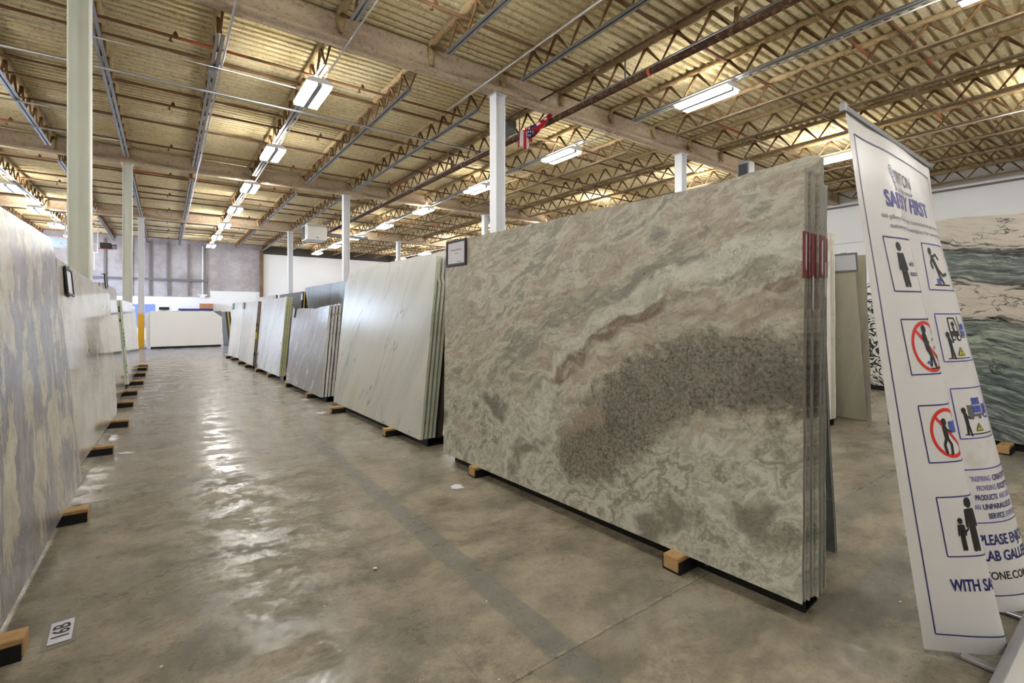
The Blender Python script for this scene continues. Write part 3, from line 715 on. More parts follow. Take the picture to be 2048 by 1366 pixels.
line_thing('thin_pipe', [(5.76, Y0 + 0.1, 5.44), (5.72, 14.5, 5.44)], 0.018, M['pipe_dk'], 'thin dark pipe running between two joists above the column', 'pipe')
line_thing('conduit', [(4.38, Y0 + 0.1, 5.285), (4.34, 8.1, 5.285)], 0.014, M['alu'], 'thin bright conduit passing under the girder beside the column top', 'conduit')
line_thing('conduit', [(X0 + 0.1, 9.92, 5.245), (6.05, 9.62, 5.245)], 0.024, M['alu'], 'bluish grey conduit crossing under the joists behind the first lamp', 'conduit')
line_thing('conduit', [(X0 + 0.1, 8.86, 5.262), (1.80, 8.76, 5.262)], 0.009, M['alu'], 'thin conduit ending at the lamp nearest the girder', 'conduit')
line_thing('conduit', [(X0 + 0.1, 12.35, 5.28), (-0.85, 12.3, 5.28)], 0.016, M['alu'], 'short grey conduit left of the ivory column, farther from girder', 'conduit')
line_thing('conduit', [(X0 + 0.1, 13.9, 5.282), (-0.85, 13.8, 5.282)], 0.012, M['alu'], 'thin grey conduit left of the ivory column, near second girder', 'conduit')
line_thing('conduit', [(0.71, 3.0, 5.29), (0.71, 33.4, 5.29)], 0.016, M['alu'], 'long bright conduit running along a joist chord towards the back wall', 'conduit')
line_thing('conduit', [(8.0, 2.75, 5.262), (12.9, 2.5, 5.262)], 0.010, M['chord_dusty'], 'thin dusty conduit crossing the joists above the banner', 'conduit')
jb = empty('junction_box', (0.60, 8.92, 5.25)); tag(jb, 'small grey junction box where two conduits cross under a joist', 'junction box')
MB().box(-0.06, 0.06, -0.05, 0.05, -0.03, 0.04).build('box', M['steel'], jb, bevel=0.006); MB().box(-0.065, 0.065, -0.055, 0.055, -0.036, -0.03).build('lid', M['steel'], jb)

# lamps ------------------------------------------------------------
def lamp_parts():
    hb = MB(); 
    prof = [(-0.205, 0.0), (-0.195, -0.004), (-0.19, 0.03), (-0.10, 0.07), (-0.05, 0.075), (0.05, 0.075), (0.10, 0.07), (0.19, 0.03), (0.195, -0.004), (0.205, 0.0), (0.20, 0.04), (0.11, 0.085), (-0.11, 0.085), (-0.20, 0.04)]
    hb.extrude([(-0.205, 0.0), (-0.20, 0.045), (-0.11, 0.085), (0.11, 0.085), (0.20, 0.045), (0.205, 0.0)], [lambda a, b: (a, -0.51, b), lambda a, b: (a, 0.51, b)])
    house = hb.mesh('housing', M['white_metal'])
    db = MB().box(-0.074, 0.074, -0.485, 0.485, -0.045, 0.002)         # lens sides made to glow, an added fill to brighten the deck
    db.mi = [0 if sum(db.v[i][2] for i in f) < -0.15 else (1 if sum(db.v[i][2] for i in f) > 0 else 2) for f in db.f]
    diff = db.mesh('diffuser', [M['lamp'], M['white_metal'], M['lamp_side_fill']])
    spine = MB().box(-0.040, 0.040, -0.50, 0.50, -0.046, 0.0).mesh('spine', M['steel'])
    slot = MB().add([(-0.02, -0.44, 0.087), (0.02, -0.44, 0.087), (0.02, 0.44, 0.087), (-0.02, 0.44, 0.087)], [(0, 1, 2, 3)]).mesh('top_slot', M['lamp_up'])
    br = MB().box(-0.06, 0.06, -0.02, 0.02, 0.085, 0.15).tube([(-0.05, 0, 0.12), (0, 0, 0.19), (0.05, 0, 0.12)], 0.006, 5).mesh('bracket', M['steel_dk'])
    return house, diff, spine, slot, br
LH, LD, LS, LT, LBk = lamp_parts()
LROWS = [(-3.78, 0.4, 'over the left slab row'), (2.05, 0.0, 'on the joist above the aisle'), (7.66, -0.12, 'in the row beyond the sprinkler main'), (13.15, -0.1, 'behind the banner and stacks')]
for lx, off, nm in LROWS:
    for k in range(10):
        y = -2.64 + 3.78 * k + off
        t = empty('ceiling_lamp', (lx, y, 5.19)); tag(t, 'lit twin panel lamp %s, %s from back wall' % (nm, ORDN[9 - k]), 'lamp', 'ceiling lamps ' + nm)
        link('housing', LH, t); link('spine', LS, t)
        for s in (-1, 1):
            o = link('diffuser', LD, t); o.location = (s * 0.118, 0, 0)
            o = link('top_slot', LT, t); o.location = (s * 0.055, 0, 0)
        for s in (-1, 1):
            o = link('bracket', LBk, t); o.location = (0, s * 0.47, -0.07 + 0.0)
    line_thing('lamp_conduit', [(lx + 0.07, Y0 + 0.2, 5.285), (lx + 0.07, 33.2, 5.285)], 0.012, M['alu'], 'thin conduit feeding the lamps ' + nm, 'conduit')

# ================================================================== STONE SLABS
def outline_jit(pts, step, amp, keep_bottom=True):
    out = []
    for (a, b) in zip(pts, pts[1:] + pts[:1]):
        A, B = Vector(a), Vector(b); n = max(1, int((B - A).length / step))
        for i in range(n):
            q = A.lerp(B, i / n)
            k = 0.0 if (keep_bottom and q.y < 0.02) else amp
            out.append((q.x + jit(k) * (1 if i else 0.4), q.y + jit(k) * (1 if i else 0.4)))
    return out
def slab(name, nb, fb, h, lean, face, edge, label, side=1, off=0.0, t=0.03, outline=None, z=0.09, du=0.0, L=None, amp=0.003, group=None, shift=0.0):
    """nb, fb: near and far bottom corners of the stack's front face; side +1 = the stone lies to the right of near->far"""
    d = Vector((fb[0] - nb[0], fb[1] - nb[1], 0)); ln = d.length; d.normalize()
    n = Vector((d.y, -d.x, 0)) * side
    Z = (n * lean + Vector((0, 0, h))).normalized(); Yl = Z.cross(d)
    sg = 1 if Yl.dot(n) > 0 else -1
    o = Vector((nb[0], nb[1], z)) + n * off + d * shift
    mat = Matrix(((d.x, Yl.x, Z.x, o.x), (d.y, Yl.y, Z.y, o.y), (d.z, Yl.z, Z.z, o.z), (0, 0, 0, 1)))
    hh = math.hypot(h, lean); L = L or ln
    pts = outline or [(0, 0), (L, 0), (L, hh), (0, hh)]
    pts = outline_jit([(a, b) for a, b in pts], 0.17, amp)
    mb = MB(); k = len(pts)
    vs = [(a, 0, b) for a, b in pts] + [(a, sg * t, b) for a, b in pts]
    mb.add(vs, [tuple(range(k)), tuple(range(2 * k - 1, k - 1, -1))], 0)
    mb.add([], [(i - 2 * k, (i + 1) % k - 2 * k, (i + 1) % k - k, i - k) for i in range(k)], 1)
    mb.f = [tuple(q + 2 * k if q < 0 else q for q in f) for f in mb.f]
    ob = mb.build(name, [face, edge], bevel=0.0025)
    ob.matrix_world = mat
    tag(ob, label, 'stone slab', group)
    ob['sg'] = sg
    return ob, mat, sg
ORD = ['front', 'second', 'third', 'fourth', 'fifth', 'sixth']
def stack(name, what, place, nb, fb, h, lean, face, edge, offs, ts, side=1, outlines=None, amp=0.003, shifts=None, edges=None):
    res = []
    for i, of in enumerate(offs):
        lab = ('%s, %s' % (what, place)) if i == 0 else '%s slab behind the front one of the %s' % (ORD[i], place.replace('front of the ', ''))
        ol = outlines[i] if outlines and i < len(outlines) else None
        res.append(slab(name, nb, fb, h, lean, face, edges[i] if edges else edge, lab, side, of, ts[i] if isinstance(ts, list) else ts, ol, amp=amp, shift=(shifts[i] if shifts else 0.0)))
    return res
def part_on(ob, name, m, x0, x1, y0, y1, z0, z1, bevel=0.0):
    return MB().box(x0, x1, y0, y1, z0, z1).build(name, m, ob, bevel=bevel)

# --- R1: the big swirled slab and the three behind it, red tape round their ends
R1n, R1f = (2.345, 0.99), (2.15, 4.08)
top3 = [(0, 0), (3.06, 0), (3.06, 2.0), (0.62, 2.0), (0.46, 2.035), (0.33, 2.055), (0.20, 2.06), (0.05, 2.075), (0.0, 2.065)]
r1 = stack('granite_slab', 'huge brown and green swirled granite slab with pale belt', 'front of the red taped stack', R1n, R1f, 2.0, 0.025, M['fantasy'], M['edge_grey'],
           [0, 0.058, 0.120, 0.186], [0.040, 0.044, 0.048, 0.055], outlines=[None, None, top3, [(0, 0), (3.1, 0), (3.1, 1.97), (0.04, 1.97), (0.0, 1.94)]], shifts=[0, -0.010, -0.026, -0.018], amp=0.0025)
for i, (ob, mat, sg) in enumerate(r1):
    t = [0.040, 0.044, 0.048, 0.055][i]; a, b = sorted((sg * -0.001, sg * (t + (0.016 if i < 3 else 0.001))))
    tp = part_on(ob, 'red_tape', M['red_tape'], -0.0045, 0.0005 if i else 0.004, a, b, 1.485 + 0.004 * i, 1.70 - 0.005 * i); tp['label'] = 'dark red tape band'
    a2, b2 = sorted((sg * t * 0.25, sg * t * 0.55))
    zt = [1.52, 1.33, 1.50, 1.40][i]
    MB().add([(-0.0065, a2, zt), (-0.0065, b2, zt + 0.02), (-0.0065, b2, zt + 0.16), (-0.0065, a2, zt + 0.17), (-0.0050, a2, zt), (-0.0050, b2, zt + 0.02), (-0.0050, b2, zt + 0.16), (-0.0050, a2, zt + 0.17)],
             [(0, 1, 2, 3), (7, 6, 5, 4), (0, 4, 5, 1), (1, 5, 6, 2), (2, 6, 7, 3), (3, 7, 4, 0)]).build('paper_tag', M['paper'], ob)['label'] = 'small white paper tag'
slab('granite_slab', (3.20, 1.17), (3.02, 4.1), 1.9, -0.28, M['darkgrey'], M['edge_grey'], 'dull grey slab leaning back behind the red taped stack', t=0.03, z=0.002)

# --- R2: white marble, pale green edges with clipped corners
o2 = [(0, 0), (2.8, 0), (2.8, 1.80), (2.72, 1.86), (2.67, 1.95), (0.14, 1.985), (0.02, 1.96), (0.0, 1.90)]
def notch(k): return [(0, 0), (2.8, 0), (2.8, 1.85), (2.7, 1.97), (0.10, 1.97), (0.04, 1.94), (0.035, 1.72), (0.0, 1.66)]
r2 = stack('marble_slab', 'white marble slab with fine slanting grey veins', 'front of the pale green edged stack', (2.16, 4.62), (2.05, 7.43), 1.97, 0.20, M['calacatta'], M['edge_green'],
           [0, 0.048, 0.096, 0.144], 0.03, outlines=[o2, notch(1), notch(2), notch(3)], amp=0.004)
slab('marble_slab', (2.16, 4.62), (2.05, 7.43), 2.04, 0.16, M['khaki'], M['edge_cream'], 'cream edged slab standing taller behind the white veined marble stack', off=0.27, t=0.035, shift=0.12)
slab('stone_slab', (2.16, 4.62), (2.05, 7.43), 1.93, 0.20, M['edge_dark'], M['edge_dark'], 'slab coloured black for the shaded gap behind the pale green edged stack', off=0.20, t=0.045, shift=-0.03)  # slab added all dark, the shade of the gap put into its colour
# --- R3: grey marble with white lightning veins, rough split edges
def rough3(k): return [(0, 0), (2.26, 0), (2.26, 1.40 - 0.01 * k), (1.6, 1.43), (0.9, 1.41), (0.3, 1.45), (0.0, 1.46 + 0.012 * k)]
r3 = stack('marble_slab', 'grey marble slab with white lightning veins', 'front of the rough edged stack', (1.99, 7.9), (1.90, 10.18), 1.43, 0.13, M['greymarble'], M['edge_rough'],
           [0, 0.052, 0.104, 0.158], 0.038, outlines=[rough3(0), rough3(1), rough3(2), rough3(3)], amp=0.012)
# --- R4, R5, R6
r4 = stack('marble_slab', 'pale grey marble slab with faint crossing veins', 'front of the olive edged stack', (1.94, 11.07), (1.83, 13.25), 1.68, 0.15, M['statuario'], M['edge_olive'], [0, 0.042, 0.084], 0.034, amp=0.004,
           outlines=[[(0, 0), (2.17, 0), (2.17, 1.60), (0.9, 1.66), (0.0, 1.70)]])
r5 = stack('marble_slab', 'pale cloudy marble slab with small frame on its far corner', 'front of the brown edged stack', (1.79, 13.7), (1.72, 15.89), 1.65, 0.13, M['pale'], M['edge_brown'], [0, 0.045], 0.036, amp=0.004)
r6 = stack('marble_slab', 'off white slab with faint grey crossbands', 'front of the last stack along the right of the aisle', (1.76, 16.35), (1.62, 17.84), 1.67, 0.15, M['pale'], M['edge_white'], [0, 0.045], 0.03, amp=0.003)
# coloured paint on the brown edges of the R5 stack
sg = r5[0][2]; a, b = sorted((sg * -0.001, sg * 0.037))
for m_, z0, z1, nm in ((M['ink'], 1.02, 1.08, 'black_paint_mark'), (M['green_pen'], 0.86, 0.93, 'green_paint_mark'), (M['yel_ink'], 0.68, 0.86, 'yellow_paint_mark'), (M['ink'], 0.26, 0.36, 'black_paint_mark')):
    part_on(r5[0][0], nm, m_, -0.003, 0.0005, a, b, z0, z1)
# --- second row, back to back behind the first
slab('marble_slab', (3.02, 9.15), (2.98, 12.25), 1.95, -0.26, M['darkgrey'], M['edge_rough'], 'plain dark grey slab rising above the white veined grey marble', t=0.03)
bk = stack('stone_slab', 'dark brown slab', 'front of the tall dark stack with yellow edges behind the olive edged marble', (2.66, 12.75), (2.62, 15.4), 1.88, 0.10, M['edge_dark'], M['edge_yellow'], [0, 0.05, 0.11, 0.16], 0.03, edges=[M['edge_dark'], M['edge_yellow'], M['edge_dark'], M['edge_rough']])
slab('marble_slab', (2.62, 15.85), (2.58, 19.2), 1.90, 0.08, M['statuario'], M['edge_dark'], 'grey slab rising behind the brown edged stack', t=0.05)
# --- left row
ol1 = [(0, 0), (3.2, 0), (3.2, 1.80), (3.17, 1.86), (3.06, 1.905), (0, 1.91)]
l1 = stack('marble_slab', 'grey and cream flamed marble slab', 'front of the stack beside the 16B floor tag', (-0.57, 1.92), (-0.54, 5.12), 1.90, 0.17, M['flame'], M['edge_grey'], [0, 0.045], 0.03, side=-1, outlines=[ol1, [(0, 0), (3.15, 0), (3.15, 1.8), (0, 1.85)]])
ol2 = [(0, 0), (3.00, 0), (3.07, 0.10), (3.07, 1.58), (2.76, 1.62), (1.96, 1.66), (0, 1.765)]
slab('quartzite_slab', (-0.614, 5.20), (-0.52, 8.27), 1.72, 0.085, M['onyx'], M['edge_grey'], 'polished beige clouded slab mirroring the stones across the aisle', side=-1, t=0.02, outline=ol2)
l3 = stack('quartzite_slab', 'polished plain beige slab', 'front of the stack before the green lettered edges', (-0.585, 8.75), (-0.585, 11.05), 1.76, 0.13, M['onyx'], M['edge_white'], [0, 0.04, 0.08], 0.03, side=-1)
l4 = stack('quartz_slab', 'polished white slab with green marker lettering on its edge', 'front of the green lettered stack', (-0.555, 11.5), (-0.535, 14.3), 1.58, 0.11, M['bluewhite'], M['edge_green'], [0, 0.036, 0.072], 0.03, side=-1, shifts=[0.0, 0.02, 0.0])
sg = l4[0][2]
for k, (zz, hgt) in enumerate(((1.02, .05), (0.94, .04), (0.86, .06), (0.80, .03), (0.73, .05), (0.42, .02), (0.33, .05), (0.22, .03), (0.12, .04))):
    a, b = sorted((sg * (0.004 + 0.004 * (k % 3)), sg * (0.020 + 0.003 * (k % 2))))
    part_on(l4[0][0], 'green_lettering', M['green_pen'], -0.0022, 0.0005, a, b, zz, zz + hgt)
for k, zz in enumerate((1.42, 1.36, 1.18)):
    a, b = sorted((sg * 0.004, sg * 0.024)); part_on(l4[1][0], 'black_lettering', M['ink'], -0.0022, 0.0005, a, b, zz, zz + 0.05)
l5 = stack('quartz_slab', 'polished bluish white slab', 'front of the stack past the green lettered one', (-0.545, 14.55), (-0.54, 16.0), 1.52, 0.11, M['bluewhite'], M['edge_white'], [0, 0.04], 0.03, side=-1)
# --- far stack facing down the aisle
w_ol = [(0, 0), (2.5, 0), (2.5, 1.19), (2.17, 1.44), (0, 1.44)]
slab('quartz_slab', (-0.50, 24.05), (2.0, 24.2), 1.44, 0.10, M['pure'], M['edge_white'], 'pure white slab with clipped corner facing down the aisle', side=-1, t=0.03, outline=w_ol)
slab('quartz_slab', (-0.50, 24.05), (2.0, 24.2), 1.46, 0.10, M['darkgrey'], M['edge_grey'], 'violet grey slab showing behind the clipped white corner', side=-1, t=0.03, off=0.05, shift=0.02, outline=[(0.3, 0), (2.46, 0), (2.46, 1.45), (0.3, 1.45)])
slab('quartz_slab', (-0.50, 24.05), (2.0, 24.2), 1.42, 0.10, M['pure'], M['edge_white'], 'white slab jutting out left behind the clipped white one', side=-1, t=0.03, off=0.10, shift=-0.14, outline=[(0, 0), (2.3, 0), (2.3, 1.38), (0.1, 1.4), (0.0, 1.36)])
fy = [M['edge_dark'], M['edge_yellow'], M['edge_dark']]
stack('stone_slab', 'dark stone slab', 'front of the yellow striped stack beside the far white slab', (2.26, 24.4), (2.24, 26.6), 1.42, -0.14, M['edge_dark'], M['edge_dark'], [0, 0.07, 0.14], 0.06, edges=fy)
# --- second aisle, seen past the banner
cr = stack('quartzite_slab', 'cream edged slab', 'front of the thin stack behind the red taped ends', (6.74, 2.51), (6.74, 5.2), 2.33, -0.04, M['pale'], M['edge_cream'], [0, 0.055, 0.11], 0.04, edges=[M['edge_cream'], M['edge_cream'], M['edge_white']])
k1 = slab('quartzite_slab', (7.46, 2.36), (7.44, 5.2), 2.15, -0.46, M['khaki'], M['blue_edge'], 'khaki slab with blue edge, the one leaning more', t=0.018, z=0.012)
k2 = slab('quartzite_slab', (7.53, 2.33), (7.51, 5.2), 2.16, -0.22, M['khaki'], M['blue_edge'], 'khaki brown slab with blue edge, the steeper one behind', t=0.018, z=0.012)
slab('marble_slab', (7.10, -1.2), (7.0, 2.02), 2.36, 0.05, M['wave'], M['edge_cream'], 'tall black green and white wave patterned slab behind the banner', t=0.03, outline=[(0, 0), (3.2, 0), (3.2, 2.34), (2.6, 2.38), (2.2, 2.35), (0, 2.36)])
slab('marble_slab', (10.7, 1.0), (10.7, 4.2), 1.9, 0.06, M['zebra'], M['edge_dark'], 'black and white zebra patterned slab beyond the khaki ones', t=0.03)

# --- bunks: timber in a black steel channel
def bunk_meshes():
    ch = MB(); ch.box(0, 0.42, -0.055, 0.055, 0, 0.012); ch.box(0, 0.42, -0.055, -0.047, 0.012, 0.066); ch.box(0, 0.42, 0.047, 0.055, 0.012, 0.066)
    wd = MB().box(-0.012, 0.42, -0.046, 0.046, 0.012, 0.0895)
    return ch.mesh('steel_channel', M['black']), wd.mesh('timber', M['wood'], bevel=0.005)
BC, BW = bunk_meshes()
def bunk(x, y, sgn, label, L=0.42):
    t = empty('slab_bunk', (x, y, 0)); t.rotation_euler = (0, 0, 0 if sgn > 0 else math.pi); t.scale = (L / 0.42, 1, 1)
    tag(t, label, 'timber bunk', 'timber bunks under the slabs'); link('steel_channel', BC, t); link('timber', BW, t)
RB = [(2.24, 1.61, 'near end of the swirled granite slab'), (2.15, 3.56, 'far end of the swirled granite slab'), (2.04, 5.33, 'near end of the white veined marble'), (1.90, 7.0, 'far end of the white veined marble'),
      (1.91, 8.5, 'near end of the grey lightning marble'), (1.88, 10.05, 'far end of the grey lightning marble'), (1.84, 11.8, 'near end of the olive edged marble'), (1.77, 13.05, 'far end of the olive edged marble'),
      (1.69, 14.3, 'near end of the brown edged marble'), (1.65, 15.4, 'far end of the brown edged marble'), (1.62, 16.8, 'near end of the crossbanded slab'), (1.55, 17.6, 'far end of the crossbanded slab')]
for x, y, lb in RB: bunk(x, y, 1, 'timber bunk jutting from under the ' + lb, 0.19)
LBK = [(-0.475, 2.80, 'flamed marble next to the 16B tag'), (-0.43, 4.37, 'far end of the flamed marble'), (-0.43, 6.30, 'near end of the beige clouded slab'), (-0.38, 7.72, 'far end of the beige clouded slab'), (-0.40, 9.3, 'near end of the plain beige slab'),
       (-0.40, 10.6, 'far end of the plain beige slab'), (-0.36, 12.1, 'near end of the green lettered stack'), (-0.37, 13.7, 'far end of the green lettered stack'), (-0.38, 15.1, 'near end of the bluish white slab'), (-0.38, 15.8, 'far end of the bluish white slab')]
for x, y, lb in LBK: bunk(x, y, -1, 'timber bunk jutting from under the ' + lb, 0.24)
bunk(6.80, 1.0, 1, 'timber bunk jutting from under the wave patterned slab', 0.25); bunk(6.90, -0.6, 1, 'timber bunk at the hidden end of the wave patterned slab', 0.25)
# --- black base rails the stacks stand on
def rail(nb, fb, off, wdt, label, side=1, z1=0.0895):
    d = Vector((fb[0] - nb[0], fb[1] - nb[1], 0)); L = d.length; d.normalize(); n = Vector((d.y, -d.x, 0)) * side
    t = empty('base_rail', (nb[0], nb[1], 0)); tag(t, label, 'base rail', 'black base rails')
    def P(u, o, z): return (d.x * u + n.x * o, d.y * u + n.y * o, z)
    mb = MB()
    for a, b, z0, zz in ((off, off + wdt, z1 - 0.008, z1), (off, off + 0.008, 0.008, z1 - 0.008), (off + wdt - 0.008, off + wdt, 0.008, z1 - 0.008), (off, off + wdt, 0, 0.008)):
        mb.add([P(u, o, z) for u in (0.02, L - 0.05) for o in (a, b) for z in (z0, zz)], [(0, 1, 3, 2), (4, 6, 7, 5), (0, 4, 5, 1), (2, 3, 7, 6), (0, 2, 6, 4), (1, 5, 7, 3)])
    mb.build('channel', M['black'], t)
    for u in (0.5, L - 0.5):
        MB().tube([P(u, off - 0.002, 0.045), P(u, off - 0.012, 0.045)], 0.014, 6).build('bolt_head', M['steel_dk'], t)
for nb, fb, wd_, nm in ((R1n, R1f, 0.16, 'red taped stack'), ((2.16, 4.62), (2.05, 7.43), 0.20, 'white veined marble stack'), ((1.99, 7.9), (1.90, 10.18), 0.16, 'rough edged stack'), ((1.94, 11.07), (1.83, 13.25), 0.10, 'olive edged stack'),
                       ((1.79, 13.7), (1.72, 15.89), 0.10, 'brown edged stack'), ((1.76, 16.35), (1.62, 17.84), 0.10, 'crossbanded slabs')):
    rail(nb, fb, 0.095, wd_, 'black steel base rail under the ' + nm)
for nb, fb, nm in (((-0.57, 1.92), (-0.54, 5.12), 'flamed marble'), ((-0.614, 5.20), (-0.52, 8.27), 'beige clouded slab'), ((-0.585, 8.75), (-0.585, 11.05), 'plain beige slab'), ((-0.555, 11.5), (-0.535, 14.3), 'green lettered stack'), ((-0.545, 14.55), (-0.54, 16.0), 'bluish white slab')):
    rail(nb, fb, 0.10, 0.02 if 'clouded' in nm else 0.08, 'black steel base rail under the ' + nm, -1)
rail((3.02, 9.15), (2.98, 12.25), 0.0, 0.10, 'black steel base rail under the dark grey slab')
rail((2.66, 12.75), (2.62, 15.4), 0.02, 0.16, 'black steel base rail under the dark yellow edged stack'); rail((2.62, 15.85), (2.58, 19.2), 0.0, 0.07, 'black steel base rail under the far grey slab')
rail((-0.50, 24.05), (2.0, 24.2), 0.03, 0.12, 'black steel base rail under the clipped white slab', -1); rail((2.26, 24.4), (2.24, 26.6), 0.0, 0.20, 'black steel base rail under the yellow striped stack')
rail((6.74, 2.51), (6.74, 5.2), 0.0, 0.15, 'black steel base rail under the cream edged slabs')
rail((7.10, -1.2), (7.0, 2.02), 0.06, 0.08, 'black steel base rail under the wave slab'); rail((10.7, 1.0), (10.7, 4.2), 0.0, 0.06, 'black steel base rail under the zebra slab')

# --- framed name cards clipped to the slabs
def sign(mat, sg, u, v, w, h, label, rot=0.0, txt=None, fm='frame_blk', gap=0.004):
    t = empty('name_frame'); t.matrix_world = mat @ Matrix.Translation((u, -sg * gap, v)) @ Matrix.Rotation(rot, 4, 'Y')
    tag(t, label, 'framed card', 'framed name cards on the slabs')
    f = 0.022; y0, y1 = sorted((0, -sg * 0.016))
    for a, b, c, d in ((-w / 2, w / 2, h / 2 - f, h / 2), (-w / 2, w / 2, -h / 2, -h / 2 + f), (-w / 2, -w / 2 + f, -h / 2 + f, h / 2 - f), (w / 2 - f, w / 2, -h / 2 + f, h / 2 - f)):
        MB().box(a, b, y0, y1, c, d).build('frame_bar', M[fm], t, bevel=0.003)
    ya, yb = sorted((-sg * 0.003, -sg * 0.006))
    pp = MB().box(-w / 2 + f * 0.8, w / 2 - f * 0.8, ya, yb, -h / 2 + f * 0.8, h / 2 - f * 0.8).build('card', M['paper'], t)
    MB().box(-0.03, 0.03, min(y0, sg * gap), max(y1, sg * gap), h / 2, h / 2 + 0.008).build('clip', M[fm], t)
    if txt:
        flip = -1 if sg < 0 else 1
        vs, fs = text2d(txt, 0.030, 0.004, 'CENTER')
        MB().add([(flip * x, -sg * 0.0072, y + 0.02) for x, y in vs], fs).build('name_lettering', M['ink_grey'], pp, fix=False)
        for k, (ww, zz) in enumerate(((0.05, -0.008), (0.06, -0.085))):
            MB().box(-ww / 2 + (0.05 if k else 0) * -flip * -1, ww / 2 + (0.05 if k else 0) * -flip * -1, *sorted((-sg * 0.0065, -sg * 0.0075)), zz, zz + 0.005).build('small_print', M['ink_grey'], pp)
ob, mat, sg_ = r1[0]
sign(mat, sg_, 2.90, 1.885, 0.33, 0.24, 'black framed name card on the far top corner of the swirled granite slab', 0.0, 'Fantasy Brown')
l1m = l1[0]
# left row cards
sign(l1m[1], l1m[2], 3.62, 1.60, 0.30, 0.24, 'black framed card on the near top corner of the beige clouded slab', 0.06)
sign(l3[0][1], l3[0][2], 0.05, 1.78, 0.26, 0.20, 'black framed card on the near top corner of the plain beige slab', 0.0, gap=0.03)
sign(r3[0][1], r3[0][2], 2.12, 1.36, 0.24, 0.18, 'black framed card on the far top corner of the grey lightning marble', -0.12)
sign(r5[0][1], r5[0][2], 2.06, 1.56, 0.22, 0.18, 'black framed card on the far top corner of the pale cloudy marble', 0.0)
sign(r6[0][1], r6[0][2], 1.36, 1.56, 0.20, 0.18, 'black framed card on the far top corner of the crossbanded slab', 0.0)
sign(bk[0][1], bk[0][2], -0.06, 1.75, 0.24, 0.20, 'black framed card beside the tall dark stack with yellow edges', 0.15)
sign(k1[1], k1[2], 0.10, 2.10, 0.30, 0.24, 'silver framed card on the khaki slab', 0.0, fm='frame_grey')

# ================================================================== ROLL-UP BANNER
BK = [(0, 2.53, .60), (.12, 2.605, .525), (.24, 2.69, .445), (.33, 2.765, .392), (.37, 2.80, .40), (.43, 2.83, .47), (.50, 2.88, .52), (.56, 2.93, .50), (.66, 3.02, .43), (.76, 3.13, .375), (.86, 3.25, .36), (.92, 3.33, .40), (.98, 3.38, .48), (1.04, 3.38, .55)]
BTL, BTR, BW_, BH = Vector((1.84, 0.643, 2.10)), Vector((2.87, 0.664, 2.10)), 1.04, 2.07
def cr(s, i):
    """smooth interpolation through the bottom-edge points"""
    k = 0
    while k < len(BK) - 2 and s > BK[k + 1][0]: k += 1
    p1, p2 = BK[k], BK[k + 1]; p0 = BK[max(k - 1, 0)]; p3 = BK[min(k + 2, len(BK) - 1)]
    h = p2[0] - p1[0]; t = (s - p1[0]) / h
    m1 = (p2[i] - p0[i]) / max(p2[0] - p0[0], 1e-6) * h; m2 = (p3[i] - p1[i]) / max(p3[0] - p1[0], 1e-6) * h
    return (2*t**3 - 3*t*t + 1) * p1[i] + (t**3 - 2*t*t + t) * m1 + (-2*t**3 + 3*t*t) * p2[i] + (t**3 - t*t) * m2
def sheet(s, t):
    q = s / BW_; w = 1 - t / BH
    T = BTL.lerp(BTR, q)
    zb = 0.03 if s < 0.36 else (0.09 if s > 0.45 else 0.03 + 0.06 * (s - 0.36) / 0.09)
    B = Vector((cr(s, 1), cr(s, 2), zb))
    P = T.lerp(B, w)
    P.y += 0.006 * math.sin(q * 14 + 2.0 * w) * w * (1 - w) * 4 + 0.008 * math.sin(q * 9.0) * max(0, 1 - abs(w - 0.12) / 0.2)
    return P
def sheet_n(s, t):
    e = 0.004
    a = sheet(min(s + e, BW_), t) - sheet(max(s - e, 0), t); b = sheet(s, min(t + e, BH)) - sheet(s, max(t - e, 0))
    return a.cross(b).normalized()
bn = empty('banner_stand', (2.9, 0.36, 0)); tag(bn, 'crumpled white roll up safety banner leaning off its silver base', 'banner')
BO = Vector((2.9, 0.36, 0))
mb = MB(); NS, NT = 120, 60
mb.add([sheet(BW_ * i / NS, BH * j / NT) - BO for j in range(NT + 1) for i in range(NS + 1)], [(j * (NS + 1) + i, j * (NS + 1) + i + 1, (j + 1) * (NS + 1) + i + 1, (j + 1) * (NS + 1) + i) for j in range(NT) for i in range(NS)])
so = mb.build('banner_sheet', M['vinyl'], bn, smooth=True, fix=False)
def decal(name, m, shapes, lift=0.0015):
    mb = MB()
    for vs, fs in shapes:
        pts = []
        for s, t in vs:
            s = min(max(s, 0.002), BW_ - 0.002); t = min(max(t, 0.002), BH - 0.002)
            pts.append(sheet(s, t) + sheet_n(s, t) * lift - BO)
        mb.add(pts, fs)
    return mb.build(name, m, so, fix=False)
def strip(p, q, w):
    p, q = Vector(p), Vector(q); d = (q - p); L = d.length; d.normalize(); nn = Vector((-d.y, d.x)) * w / 2
    k = max(1, int(L / 0.012)); vs = []
    for i in range(k + 1):
        c = p + d * L * i / k; vs += [tuple(c - nn), tuple(c + nn)]
    return vs, [(2 * i, 2 * i + 2, 2 * i + 3, 2 * i + 1) for i in range(k)]
def disc(c, rx, ry=None, n=18):
    ry = ry or rx; return [(c[0] + rx * math.cos(2 * math.pi * i / n), c[1] + ry * math.sin(2 * math.pi * i / n)) for i in range(n)], [tuple(range(n))]
def ring(c, r, w, n=40):
    vs = []
    for i in range(n):
        a = 2 * math.pi * i / n; vs += [(c[0] + (r - w / 2) * math.cos(a), c[1] + (r - w / 2) * math.sin(a)), (c[0] + (r + w / 2) * math.cos(a), c[1] + (r + w / 2) * math.sin(a))]
    return vs, [(2 * i, 2 * i + 1, (2 * i + 3) % (2 * n), (2 * i + 2) % (2 * n)) for i in range(n)]
